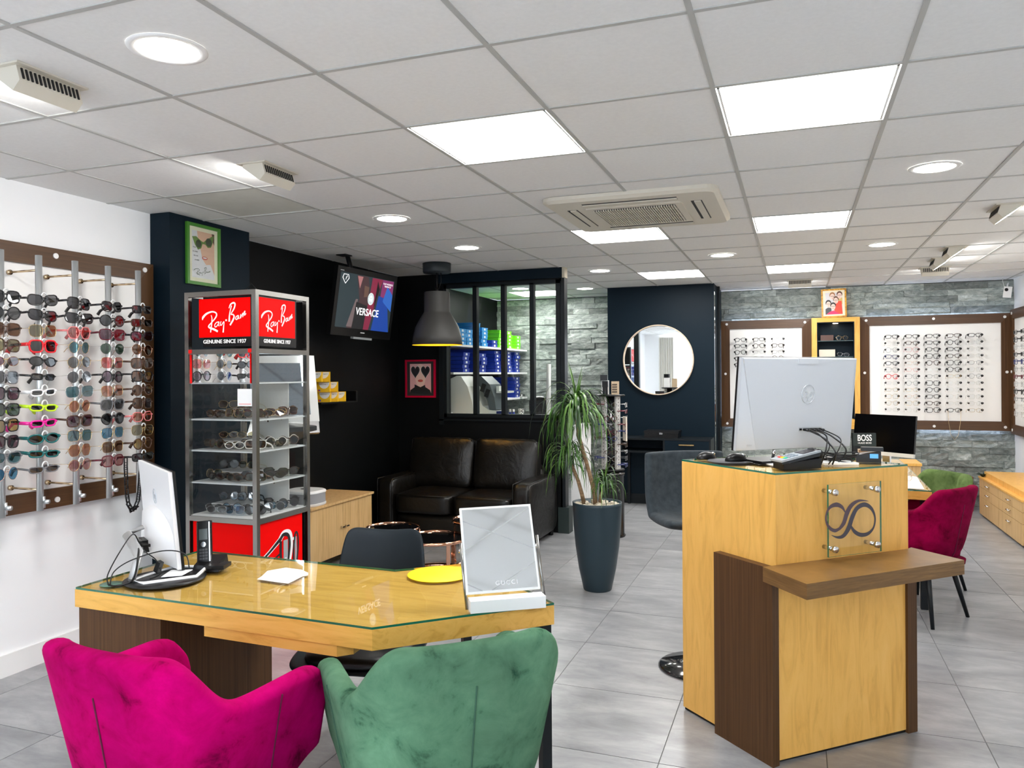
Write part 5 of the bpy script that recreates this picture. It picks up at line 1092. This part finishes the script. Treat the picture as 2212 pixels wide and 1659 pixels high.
# ================================================================== ITEMS ON THE FRONT DESK
WPL = mat('monitor_white', (.80, .80, .81), .3); SIL = mat('monitor_silver', (.52, .55, .59), .35, .25); DZ = .7605
aio = thing('computer', 'white all-in-one computer seen from behind on a silver stand on the oak desk', 'computer', (-2.2, 2.3, DZ))
N0 = Vector((-2.095, 2.215, .782)); dd = Vector((-.83, .555, 0)).normalized(); nb = Vector((-dd.y, dd.x, 0)); nb = nb if nb.y < 0 else -nb      # nb: towards the photographer
upv = (Vector((0, 0, 1))*.345+Vector((-.030, -.012, 0))).normalized()
aM = Matrix(((dd.x, nb.x, upv.x, N0.x), (dd.y, nb.y, upv.y, N0.y), (dd.z, nb.z, upv.z, N0.z), (0, 0, 0, 1)))
MB(aM).box(0, .54, -.006, .008, 0, .352).build('back_cover', WPL, aio, bevel=.003); MB(aM).box(-.003, .543, -.016, -.0065, -.003, .355).build('screen_bezel', BLK, aio, bevel=.002)
b = MB(aM); P = []
for i in range(15):
    t = i/14; x = .02+.50*t; zt = .11+.07*math.sin(PI*t)**.6; P.append([(x, .008, 0.0), (x, .045*math.sin(PI*t)**.5+.008, .01), (x, .05*math.sin(PI*t)**.5+.008, .06), (x, .03*math.sin(PI*t)**.5+.008, zt), (x, .0085, zt+.015)])
b.grid(P); b.build('lower_bulge', WPL, aio)
b = MB(aM); b.tube([(.27+.028*math.cos(R_(a)), .009, .235+.028*math.sin(R_(a))) for a in range(0, 360, 15)], .0016, 5, closed=True); b.build('logo_ring', SIL, aio)
text('lettering', 'hp', .040, aM @ Matrix.Translation((.27, .0092, .236)) @ Matrix.Rotation(PI, 4, 'Z') @ Matrix.Rotation(PI/2, 4, 'X'), SIL, aio, shear=.25, extr=.0005)
mc = lambda x, y, z: aM @ Vector((x, y, z))
b = MB(); b.tube([mc(.27, .06, .12), mc(.27, .12, .10), Vector((-2.20, 2.13, .85)), Vector((-2.175, 2.075, .775))], [.018, .019, .019, .016], 10, flat=.45); b.build('stand_arm', mat('stand_silver', (.55, .55, .55), .35, .6), aio)
b = MB(); b.tube([(-2.175, 2.065, .775), (-2.10, 2.055, .772), (-1.995, 2.185, .772), (-2.05, 2.30, .775), (-2.17, 2.26, .775)], .007, 8, closed=True); b.build('stand_foot', WPL, aio)
MB().lathe([(0, 0), (.135, 0), (.137, .006), (.12, .010), (0, .011)], 40, (-2.105, 2.155, DZ)).build('foot_pad', BLK, aio)
MB(aM).box(.23, .31, .05, .075, .03, .075).build('vesa_block', BLK, aio)
for k in range(3): b = MB(); b.tube([mc(.20+.03*k, .05, .06), mc(.20+.03*k, .09, .065)], .006, 8); b.build('plug', BLK, aio)
def cable(lb, pts, r=.0022, nm='cable', par=None):
    P = [tuple(p) for p in pts]; Q = []
    for i in range(len(P)-1):
        p0 = P[max(i-1, 0)]; p1 = P[i]; p2 = P[i+1]; p3 = P[min(i+2, len(P)-1)]
        for k in range(8):
            t = k/8; Q.append(tuple(.5*((2*p1[c])+(-p0[c]+p2[c])*t+(2*p0[c]-5*p1[c]+4*p2[c]-p3[c])*t*t+(-p0[c]+3*p1[c]-3*p2[c]+p3[c])*t**3) for c in range(3)))
    Q.append(P[-1]); o = MB().tube(Q, r, 6).build(nm, BLK, par); return o if par else tag(o, lb, 'cable')
q = mc(.20, .09, .065)
cable('black cable arching from the white computer down to the desk grommet', [q, (q.x+.02, q.y-.05, .90), (-2.21, 2.06, .875), (-2.225, 2.02, .80), (-2.215, 2.015, .765)])
cable('black cable with a ferrite block under the white computer', [mc(.23, .09, .065), (-2.20, 2.16, .85), (-2.13, 2.14, .83), (-2.10, 2.13, .79), (-2.12, 2.10, .775)])
tag(MB().cb((-2.115, 2.135, .81), (.018, .018, .04), rot(y=.4)).build('adapter', BLK, bevel=.003), 'small black adapter hanging on the cable under the white computer', 'adapter')
cable('looped black cable behind the white computer stand', [(-2.215, 2.02, .765), (-2.24, 2.06, .80), (-2.20, 2.10, .835), (-2.12, 2.16, .86), (-2.06, 2.20, .845), (-2.03, 2.19, .80)])
cable('thick black cable lying along the silver stand arm', [mc(.26, .09, .065), (-2.185, 2.115, .86), (-2.155, 2.06, .78), (-2.19, 2.02, .765), (-2.235, 2.03, .765)], .0035)
tag(MB()._f([(-2.10, 2.13, .7745), (-2.045, 2.17, .7745), (-2.07, 2.25, .7745), (-2.14, 2.22, .7745), (-2.10, 2.13, .7765), (-2.045, 2.17, .7765), (-2.07, 2.25, .7765), (-2.14, 2.22, .7765)], [(0, 3, 2, 1), (4, 5, 6, 7), (0, 1, 5, 4), (1, 2, 6, 5), (2, 3, 7, 6), (3, 0, 4, 7)]).build('notepad', PAPER), 'white notepad lying on the computer stand foot', 'paper')
tag(MB().lathe([(0, 0), (.038, 0), (.038, .002), (0, .002)], 28, (-2.235, 2.045, DZ)).build('grommet', mat('grommet_green', (.10, .20, .15), .3)), 'flat round green-grey cable grommet at the desk corner', 'grommet')
ph = thing('cordless_phone', 'black cordless phone standing in its charging base behind the computer', 'phone', (-2.06, 2.33, DZ), R_(18))
b = MB(); b._f([(-.05, -.045, 0), (.05, -.045, 0), (.05, .05, 0), (-.05, .05, 0), (-.045, -.04, .022), (.045, -.04, .022), (.045, .045, .045), (-.045, .045, .045)], [(0, 3, 2, 1), (4, 5, 6, 7), (0, 1, 5, 4), (1, 2, 6, 5), (2, 3, 7, 6), (3, 0, 4, 7)]); b.build('base', BLK, ph, world=False, bevel=.006)
MB().box(.0, .075, -.06, .01, .012, .026).build('charging_lip', BLK, ph, world=False, bevel=.005)
hM = Matrix.Translation((-.02, .0, .022)) @ Matrix.Rotation(R_(-12), 4, 'X') @ Matrix.Rotation(R_(-6), 4, 'Y')
MB(hM).box(-.024, .024, -.012, .012, 0, .155).build('handset', BLK, ph, world=False, bevel=.006)
for s_ in (-1, 1): MB(hM).box(s_*.023-.002, s_*.023+.002, -.013, .0, .005, .15).build('side_trim', CHR, ph, world=False)
MB(hM).box(-.016, .016, -.0135, -.012, .085, .125).build('display', mat('phone_display', (.10, .12, .12), .2), ph, world=False); MB(hM).disc((0, -.0145, .068), .010, 16, 'y', .002).build('navigation_key', CHR, ph, world=False)
for i in range(4):
    for j in range(3): MB(hM).box(-.0155+.011*j, -.0065+.011*j, -.0138, -.012, .012+.011*i, .0195+.011*i).build('key', mat('phone_key', (.06, .06, .065), .4), ph, world=False)
P = [(-1.795, 2.262), (-1.805, 2.30), (-1.835, 2.37), (-1.80, 2.432), (-1.725, 2.425), (-1.675, 2.395), (-1.655, 2.365), (-1.665, 2.345), (-1.655, 2.25), (-1.70, 2.252)]
tag(MB().prism([p for p in P], DZ, DZ+.0012).build('paper', PAPER), 'small torn-edged white paper lying on the glass desk top', 'paper')
# desk mirror
dm = thing('desk_mirror', 'white tilting counter mirror with crossing silver lines, standing on the oak desk', 'mirror', (-.86, 2.22, DZ))
mM = Matrix.Translation((-.88, 2.272, .935)) @ Matrix.Rotation(R_(31), 4, 'Z') @ Matrix.Rotation(R_(-1.3), 4, 'Y') @ Matrix.Rotation(R_(-25), 4, 'X')
w2, h2 = .1155, .1345
MB(mM).box(-w2, w2, .0, .012, -h2, h2).build('frame', WHITE, dm, bevel=.003)
MB(mM).box(-w2+.007, w2-.007, -.0012, .0, -h2+.007, h2-.007).build('mirror_glass', mat('soft_mirror', (.82, .83, .82), .06, .92), dm)
GLN = mat('etched_line', (.42, .43, .43), .4)
def ml(a, c, wd=.0028): return MB(mM).strip([((a[0]*2-1)*(w2-.007), (a[1]*2-1)*(h2-.007)), ((c[0]*2-1)*(w2-.007), (c[1]*2-1)*(h2-.007))], wd, 0, 0, lambda x, z, d: (x, -.0018, z)).build('etched_line', GLN, dm)
ml((0, .86), (1, .47)); ml((.99, .98), (0, .50), .0034); ml((1, .30), (.34, 0)); ml((0, .09), (.2, .0), .0036)
text('lettering', 'GUCCI', .019, mM @ Matrix.Translation((.012, -.0018, -h2+.026)) @ Matrix.Rotation(PI/2, 4, 'X'), PAPER, dm, spacing=1.3, extr=.0002)
ey = Vector((.826, .563, 0)); en = Vector((-.563, .826, 0)); bc = Vector((-.843, 2.235, 0))
def bp(a, c): v = bc+ey*a+en*c; return (v.x, v.y)
MB().prism([bp(-.118, -.03), bp(.118, -.03), bp(.118, .02), bp(-.118, .02)], DZ, DZ+.036).build('base', WHITE, dm, bevel=.003)
for s_, t0 in ((-1, .94), (1, .955)):
    v = bc+ey*s_*.124+en*.0; pv_ = mM @ Vector((s_*w2, .006, 0))
    MB().tube([(v.x, v.y, DZ+.004), (v.x+(pv_.x-v.x)*.5+ey.x*s_*.004, v.y+(pv_.y-v.y)*.5, (DZ+t0)/2), (pv_.x+ey.x*s_*.007, pv_.y+ey.y*s_*.007, t0+.014)], .0048, 8).build('side_rod', STEEL, dm)
    MB().tube([pv_, pv_+ey*s_*.012], .006, 12).build('pivot_knob', CHR, dm)
# ================================================================== ITEMS ON THE RECEPTION COUNTER
CZ = 1.1005
hp = thing('computer', 'large silver all-in-one computer seen from behind on the reception counter', 'computer', (.0, 3.5, CZ))
hM = Matrix.Translation((.0045, 3.493, 1.349)) @ Matrix.Rotation(R_(40.7), 4, 'Z') @ Matrix.Rotation(R_(.3), 4, 'Y') @ Matrix.Rotation(R_(6.1), 4, 'X')
w2, h2 = .30, .193
MB(hM).box(-w2, w2, .0, .016, -h2, h2).build('back_cover', SIL, hp, bevel=.004); MB(hM).box(-w2-.002, w2+.002, .0165, .026, -h2-.002, h2+.002).build('screen_bezel', BLK, hp, bevel=.002)
b = MB(hM); b._f([(-w2+.005, -.0005, h2-.004), (-w2+.008, -.006, h2-.004), (-w2+.095, -.006, -h2+.003), (-w2+.003, -.0005, -h2+.003)], [(0, 1, 2, 3)]); b.build('left_facet', mat('silver_light', (.56, .59, .63), .35, .2), hp)
b = MB(hM); b._f([(-w2+.008, -.006, h2-.004), (w2-.008, -.006, h2-.004), (w2-.035, -.006, -h2+.003), (-w2+.095, -.006, -h2+.003), (-w2+.008, 0, h2-.002), (w2-.004, 0, h2-.002), (w2-.03, 0, -h2+.001), (-w2+.094, 0, -h2+.001)], [(0, 1, 2, 3), (0, 4, 5, 1), (1, 5, 6, 2), (2, 6, 7, 3)]); b.build('raised_panel', SIL, hp)
MB(hM).box(-.02, .085, -.0085, -.002, h2-.024, h2-.002).build('camera_slider', mat('silver_dark', (.55, .58, .62), .35, .2), hp, bevel=.001)
LG = mat('logo_silver', (.60, .63, .66), .2, .6); b = MB(hM); b.tube([(.045+.034*math.cos(R_(a))*1.0, -.0065, .040+.040*math.sin(R_(a))) for a in range(0, 360, 12)], .0014, 5, closed=True); b.build('logo_ring', LG, hp)
text('lettering', 'hp', .062, hM @ Matrix.Translation((.042, -.0068, .042)) @ Matrix.Rotation(PI/2, 4, 'X'), LG, hp, shear=.3, extr=.0006)
MB(hM).box(-.25, -.225, -.0052, -.003, -h2+.018, -h2+.026).build('label', mat('tiny_label', (.5, .52, .55), .4), hp)
MB(hM).box(.01, .13, -.0068, -.004, -h2+.075, -h2+.092).build('port_strip', mat('port_grey', (.40, .42, .44), .4), hp)
for k in range(5): MB(hM).box(.012+.022*k, .024+.022*k, -.0085, -.0065, -h2+.079, -h2+.087).build('port', BLK, hp)
for x in (-.095, .11): MB(hM).tube([(x, .01, -h2+.01), (x, .02, -h2-.052)], .0065, 10).build('stand_leg', CHR, hp)
sM = Matrix.Rotation(R_(40.7), 3, 'Z')
MB().cb((-.03, 3.56, CZ+.006), (.42, .16, .012), sM).build('stand_base', BLK, hp, bevel=.003)
def hc(x, z): return hM @ Vector((x, -.012, z))
cbl = [(.045, .20, (.145, 3.40)), (.068, .17, (.10, 3.37)), (.09, .21, (.17, 3.47)), (.112, .19, (.13, 3.40)), (.03, .15, (.08, 3.42))]
for k, (x, r, e) in enumerate(cbl):
    a = hc(x, -h2+.083); MB().tube([a, a+Vector((.02, -.015, -.003))], .0055, 8).build('plug', BLK, hp)
    cable(['thick black cable plugged leftmost into the silver computer', 'black cable plugged second into the silver computer', 'black cable plugged third into the silver computer', 'black cable plugged rightmost into the silver computer', 'thin black cable curling behind the card terminal'][k], [a+Vector((.018, -.014, -.003)), a+Vector((.05+.01*k, -.03, -.02-.005*k)), Vector((e[0]+.01*k, e[1], CZ+.06+.01*(k % 2))), Vector((e[0]-.01, e[1]+.01, CZ+.004))], .0033 if k < 3 else .0026)
tn = thing('bundle', 'tangled bundle of black cable lying behind the card terminal', 'cable', (.17, 3.5, CZ))
for k in range(5): tn_pts = [(.17+.045*math.cos(R_(a*30+k*40))*(1+.15*k), 3.50+.03*math.sin(R_(a*30+k*40)), CZ+.010+.008*k+.004*math.sin(a)) for a in range(12)]; MB().tube(tn_pts, .0024, 6, closed=True).build('cable_loop', BLK, tn)
# card terminal
pt_ = thing('card_terminal', 'grey and black card payment terminal in its base on the counter corner', 'card terminal', (-.002, 3.285, CZ), R_(33))
def wedge(b, x0, x1, y0, y1, z0a, z0b, z1a, z1b): return b._f([(x0, y0, z0a), (x1, y0, z0b), (x1, y1, z0b), (x0, y1, z0a), (x0, y0, z1a), (x1, y0, z1b), (x1, y1, z1b), (x0, y1, z1a)], [(0, 3, 2, 1), (4, 5, 6, 7), (0, 1, 5, 4), (1, 2, 6, 5), (2, 3, 7, 6), (3, 0, 4, 7)])
CG = mat('terminal_grey', (.30, .33, .36), .35)
wedge(MB(), -.080, .085, -.038, .038, 0, 0, .022, .040).build('base', BLK, pt_, world=False, bevel=.003)
wedge(MB(), -.088, .078, -.040, .040, .020, .048, .030, .066).build('body', mat('terminal_black', (.008, .012, .016), .35), pt_, world=False, bevel=.004)
wedge(MB(), -.092, .082, -.042, .042, .028, .064, .036, .072).build('top_shell', CG, pt_, world=False, bevel=.004)
slope = lambda x: .0362+(x+.092)/.174*.036
wedge(MB(), .010, .062, -.030, .030, slope(.01), slope(.062), slope(.01)+.002, slope(.062)+.002).build('display', mat('terminal_display', (.05, .045, .05), .15), pt_, world=False)
for i in range(4):
    for j in range(3):
        x = -.010-.0155*i; c = mat('key_grey', (.22, .26, .30), .4) if i < 3 else [mat('key_red', (.8, .03, .03), .4), mat('key_yellow', (.9, .65, .0), .4), mat('key_green', (.0, .45, .25), .4)][2-j]
        wedge(MB(), x-.011, x, -.028+.020*j, -.013+.020*j, slope(x-.011), slope(x), slope(x-.011)+.003, slope(x)+.003).build('key', c, pt_, world=False)
MB().tube([(.08, -.030, .055), (.08, .030, .055)], .020, 16).build('paper_roll_cover', BLK, pt_, world=False)
mpd = tag(MB().lathe([(0, 0), (.098, 0), (.10, .002), (.098, .004), (0, .004)], 40, (-.265, 3.445, CZ)).build('mouse_mat', mat('mat_dark', (.05, .05, .058), .7)), 'round dark mouse mat overhanging the left end of the counter', 'mat')
def mouse(x, y, z, rz, lb):
    t = thing('computer_mouse', lb, 'mouse', (x, y, z), rz); bm = bmesh.new(); bmesh.ops.create_uvsphere(bm, u_segments=20, v_segments=12, radius=1)
    for v in bm.verts: v.co = Vector((v.co.x*.027*(1-.12*v.co.y), v.co.y*.048, max(v.co.z, -.1)*.030+.0033))
    for f in bm.faces: f.smooth = True
    me = bpy.data.meshes.new('shell'); bm.to_mesh(me); bm.free(); me.materials.append(BLK); link('shell', me, t, False); MB().tube([(0, .028, .026), (0, .042, .022)], .006, 10).build('wheel', CHR, t, world=False)
mouse(-.245, 3.43, CZ+.0045, R_(-60), 'black computer mouse on the round mat at the counter edge'); mouse(-.375, 3.50, CZ+.0005, R_(-50), 'second black computer mouse at the far left counter corner')
cable('thin dark mouse cable winding over the counter glass', [(-.20, 3.40, CZ+.008), (-.15, 3.33, CZ+.003), (-.12, 3.38, CZ+.003), (-.16, 3.46, CZ+.003), (-.10, 3.50, CZ+.003)], .0016)
tag(MB().cb((.155, 3.49, CZ+.004), (.14, .10, .008), rot(z=.35)).build('paper_stack', PAPER), 'small stack of white papers under the cables on the counter', 'paper')
tag(MB().cb((-.05, 3.35, CZ+.0015), (.10, .14, .002), rot(z=.5)).build('leaflet', PAPER), 'white leaflet on the counter glass left of the card terminal', 'paper')
dp = thing('desk_phone', 'black office phone with a lit blue display at the right end of the counter', 'phone', (.285, 3.60, CZ), R_(0))
wedge(MB(), -.05, .045, -.03, .045, 0, 0, .03, .045).build('base', BLK, dp, world=False, bevel=.004); MB().box(-.03, .055, -.02, .025, .046, .062).build('handset', BLK, dp, world=False, bevel=.006)
MB().box(.002, .034, -.0325, -.030, .018, .036).build('display', emis('blue_display', (.12, .45, 1), .35), dp, world=False)
# ================================================================== FAR DESK ITEMS
im = thing('computer', 'black-screened computer with a silver chin on the far desk', 'computer', (.63, 6.64, .75))
iM = Matrix.Translation((.629, 6.64, .99)) @ Matrix.Rotation(R_(-39.3), 4, 'Z') @ Matrix.Rotation(R_(-6.5), 4, 'X')
MB(iM).box(-.256, .256, .0, .02, -.128, .158).build('screen', mat('screen_black', (.002, .002, .0025), .12, spec=.3), im, bevel=.002); MB(iM).box(-.256, .256, .0, .02, -.158, -.129).build('chin', mat('light_silver', (.70, .69, .66), .4, .2), im, bevel=.002)
MB(iM).disc((-.21, -.002, -.143), .004, 10, 'y', .002).build('button', BLK, im)
MB().cb((.66, 6.70, .80), (.06, .02, .12), rot(z=R_(-39))).build('stand', CHR, im); MB().cb((.66, 6.68, .754), (.20, .15, .006), rot(z=R_(-39))).build('foot', CHR, im)
bo = thing('counter_mirror', 'black framed counter mirror with white lettering behind the reception counter', 'mirror', (.463, 6.13, .75))
bM = Matrix.Translation((.463, 6.13, .755)) @ Matrix.Rotation(R_(22), 4, 'Z') @ Matrix.Rotation(R_(-3), 4, 'X')
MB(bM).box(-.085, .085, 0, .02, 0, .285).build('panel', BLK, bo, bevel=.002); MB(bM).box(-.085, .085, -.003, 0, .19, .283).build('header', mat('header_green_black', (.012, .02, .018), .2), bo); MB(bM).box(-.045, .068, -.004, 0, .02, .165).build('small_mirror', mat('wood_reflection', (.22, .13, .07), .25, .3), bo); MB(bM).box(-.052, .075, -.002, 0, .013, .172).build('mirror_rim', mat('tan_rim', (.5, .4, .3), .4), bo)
text('lettering', 'BOSS', .062, bM @ Matrix.Translation((0, -.0035, .247)) @ Matrix.Rotation(PI/2, 4, 'X'), PAPER, bo, sx=.75, bold=.001, extr=.0003); text('lettering', 'HUGO BOSS', .018, bM @ Matrix.Translation((0, -.0035, .212)) @ Matrix.Rotation(PI/2, 4, 'X'), PAPER, bo, extr=.0003)
tag(MB().prism([(.50, 5.42), (.74, 5.39), (.78, 6.0), (.56, 6.3)], .7505, .752).build('placemat', mat('cream_paper', (.78, .74, .66), .5)), 'cream paper mat on the corner of the far desk', 'paper')
for k, (x, y) in enumerate(((.60, 5.55), (.67, 5.75), (.72, 5.95))): glasses('eyeglasses', 'round' if k else 'optical', 'thin', ['gold', 'rose gold', 'silver'][k], 'clear', (x, y, .778), R_(-8), 0, R_(30*k), f'{["gold", "rose gold", "silver"][k]} glasses lying on the cream mat of the far desk', None, True)
# ================================================================== BACK ROOM
wb = thing('workbench', 'white workbench behind the glazed partition', 'bench', (-3.0, 7.35, 0))
MB().box(-3.755, -2.25, 7.07, 7.72, 1.02, 1.055).build('worktop', WHITE, wb)
for x in (-3.74, -2.8, -2.29): MB().box(x, x+.03, 7.1, 7.7, 0, 1.02).build('support', WHITE, wb)
MWH = mat('machine_white', (.72, .74, .70), .4); MGY = mat('machine_grey', (.10, .12, .13), .4)
def profx(b, P, y0, y1): n = len(P); v = [(p[0], y0, p[1]) for p in P]+[(p[0], y1, p[1]) for p in P]; return b._f(v, [tuple(range(n-1, -1, -1)), tuple(range(n, 2*n))]+[(i, (i+1) % n, n+(i+1) % n, n+i) for i in range(n)])
m1 = thing('lens_edger', 'white rounded lens edging machine on the workbench behind the partition', 'machine', (-3.25, 7.35, 1.055))
profx(MB(), [(-3.38, 1.056), (-3.38, 1.36), (-3.33, 1.40), (-3.33, 1.056)], 7.25, 7.5).build('rear_box', MWH, m1)
profx(MB(), [(-3.33, 1.056), (-3.33, 1.435), (-3.25, 1.468), (-3.20, 1.46), (-3.13, 1.36), (-3.08, 1.20), (-3.06, 1.056)], 7.22, 7.55).build('body', MWH, m1, bevel=.006)
MB().tube([(-3.30, 7.18, 1.056), (-3.30, 7.18, 1.10)], .022, 16).build('cup', WHITE, m1)
m2 = thing('lens_tracer', 'white and dark grey curved lens machine with two small screens', 'machine', (-2.95, 7.45, 1.055))
profx(MB(), [(-3.07, 1.056), (-3.07, 1.30), (-3.0, 1.16), (-2.93, 1.12), (-2.84, 1.11), (-2.84, 1.056)], 7.30, 7.6).build('body', MWH, m2)
profx(MB(), [(-3.09, 1.46), (-3.02, 1.462), (-2.93, 1.38), (-2.88, 1.25), (-2.86, 1.12), (-2.93, 1.11), (-2.96, 1.22), (-3.02, 1.34), (-3.09, 1.42)], 7.32, 7.62).build('curved_cover', MGY, m2, bevel=.005)
for a, z in ((-3.0, 1.345), (-2.955, 1.29)): MB().cb((a, 7.317, z), (.045, .006, .085), rot(y=.35)).build('screen', DRK, m2)
MB().box(-2.88, -2.76, 7.38, 7.58, 1.29, 1.31).box(-2.88, -2.85, 7.38, 7.58, 1.31, 1.36).build('side_tray', MWH, m2)
tag(MB().box(-2.83, -2.74, 7.25, 7.35, 1.056, 1.11).build('box', mat('navy_box', (.01, .02, .12), .4), bevel=.003), 'small navy box beside the grey machine on the workbench', 'box')
for k, x in enumerate((-2.70, -2.665)):
    t = thing('bottle', ['small blue dropper bottle with white cap, left of the pair', 'small blue dropper bottle with white cap, beside the first'][k], 'bottle', (x, 7.3, 1.055)); MB().tube([(x, 7.3, 1.056), (x, 7.3, 1.10)], .013, 12).build('body', mat('blue_bottle', (.01, .03, .3), .3), t); MB().tube([(x, 7.3, 1.10), (x, 7.3, 1.13)], .011, 12).build('cap', WHITE, t)
t = thing('bottle', 'glass bottle with a speckled label and silver cap behind the third pane', 'bottle', (-2.565, 7.25, 1.055))
MB().lathe([(0, 0), (.028, 0), (.028, .10), (.012, .17), (.011, .20)], 20, (-2.565, 7.25, 1.056), caps=False).build('body', glass('bottle_glass', (.7, .75, .73), 1.5), t); MB().lathe([(.0285, .01), (.0285, .085)], 20, (-2.565, 7.25, 1.056), caps=False).build('label', textured('speckled', [(.46, (.05, .05, .05)), (.52, (.8, .8, .78))], (1, 1, 1), 90, 2, .4), t); MB().tube([(-2.565, 7.25, 1.255), (-2.565, 7.25, 1.28)], .013, 14).build('cap', CHR, t)
tag(MB().tube([(-2.33, 7.4, 1.056), (-2.33, 7.42, 1.58)], .022, 14).build('paper_roll', WHITE), 'long white paper roll standing upright behind the fourth pane', 'paper roll')
bgk = pillow(MB(), -2.55, -2.36, 7.42, 7.62, 1.056, 1.24, 6, .02, wr=.01).build('bag', mat('crinkled_black', (.01, .01, .011), .25)); tag(bgk, 'crumpled dark plastic bag on the workbench behind the partition', 'bag')
bsh = []
for z, y0, lb in ((1.80, 7.32, 'highest'), (1.505, 7.32, 'middle'), (1.185, 8.3, 'lowest')):
    t = thing('wall_shelf', f'white back room wall shelf with lens trays, {lb} of three', 'shelf', (-3.55, 8.5, z)); MB().box(-3.755, -3.33, y0, 9.66, z-.022, z).build('board', WHITE, t); MB().box(-3.752, -3.6, y0+.3, y0+.32, z-.10, z-.022).box(-3.752, -3.6, 9.3, 9.32, z-.10, z-.022).build('bracket', STEEL, t)
TC = {'light blue': (.03, .32, .72), 'dark blue': (.006, .03, .32), 'lime green': (.16, .70, .01)}
tray_me = {}
def tray(col, x, y, z, lb, h=.043, grp='lens trays on the back room shelves'):
    if col not in tray_me:
        m = mat('tray_'+col.replace(' ', '_'), TC[col], .4)
        b = MB().box(-.30, 0, -.085, .085, 0, h-.002); tray_me[col] = (b.mesh('tray_body', m, bevel=.003), MB().box(0, .0012, -.022, .022, .010, .034).mesh('label_sticker', PAPER), MB().box(-.304, .004, -.089, .089, h-.010, h-.003).mesh('rim', m))
    t = thing('lens_tray', lb, 'tray', (x, y, z), 0, grp)
    for n_, me in zip(('tray_body', 'label_sticker', 'rim'), tray_me[col]): link(n_, me, t, False)
LV = ['bottom', 'second', 'third', 'fourth', 'fifth', 'sixth', 'seventh']
for si, (col, y, z0, n_, x, nm) in enumerate((('light blue', 7.62, 1.80, 4, -3.36, 'first light blue'), ('light blue', 7.82, 1.80, 4, -3.36, 'second light blue'), ('light blue', 8.03, 1.80, 6, -3.36, 'tallest light blue'), ('light blue', 8.24, 1.80, 5, -3.36, 'fourth light blue'), ('dark blue', 8.58, 1.80, 2, -3.36, 'short dark blue upper shelf'), ('lime green', 8.80, 1.80, 5, -3.36, 'first lime green'), ('lime green', 9.08, 1.80, 5, -3.36, 'tallest lime green'), ('lime green', 9.38, 1.80, 4, -3.36, 'last lime green'),
        ('dark blue', 7.72, 1.505, 5, -3.36, 'first dark blue middle shelf'), ('dark blue', 8.02, 1.505, 6, -3.36, 'second dark blue middle shelf'), ('dark blue', 8.22, 1.505, 5, -3.36, 'third dark blue middle shelf'), ('dark blue', 8.66, 1.505, 6, -3.36, 'fourth dark blue middle shelf'), ('dark blue', 8.86, 1.505, 6, -3.36, 'fifth dark blue middle shelf'), ('dark blue', 9.06, 1.505, 6, -3.36, 'sixth dark blue middle shelf'), ('dark blue', 9.36, 1.505, 6, -3.36, 'last dark blue middle shelf'),
        ('dark blue', 8.75, 1.185, 1, -3.36, 'single dark blue low shelf'), ('dark blue', 9.35, 1.185, 6, -3.36, 'tall dark blue low shelf'))):
    for k in range(n_): tray(col, x+rnd.uniform(-.012, .008), y, z0+.0005+.0435*k, f'{col} lens tray, {LV[k]} of the {nm} stack')
# ================================================================== SMALL CEILING / WALL THINGS
cm = thing('security_camera', 'small white security camera with a round lens at the corner of the stone wall', 'camera', (2.09, 9.5, 2.31))
MB().cb((2.10, 9.50, 2.315), (.075, .035, .115), rot(z=-.25, y=.12)).build('body', WHITE, cm, bevel=.004); MB().tube([(2.085, 9.48, 2.34), (2.085, 9.476, 2.34)], .017, 16).build('lens', BLK, cm)
MB().tube([(2.10, 9.52, 2.36), (2.13, 9.6, 2.42), (2.13, 9.69, 2.40)], .006, 8).build('bracket', WHITE, cm); MB().tube([(2.07, 9.5, 2.37), (2.06, 9.52, 2.44), (2.07, 9.55, 2.469)], .002, 6).build('wire', WHITE, cm)
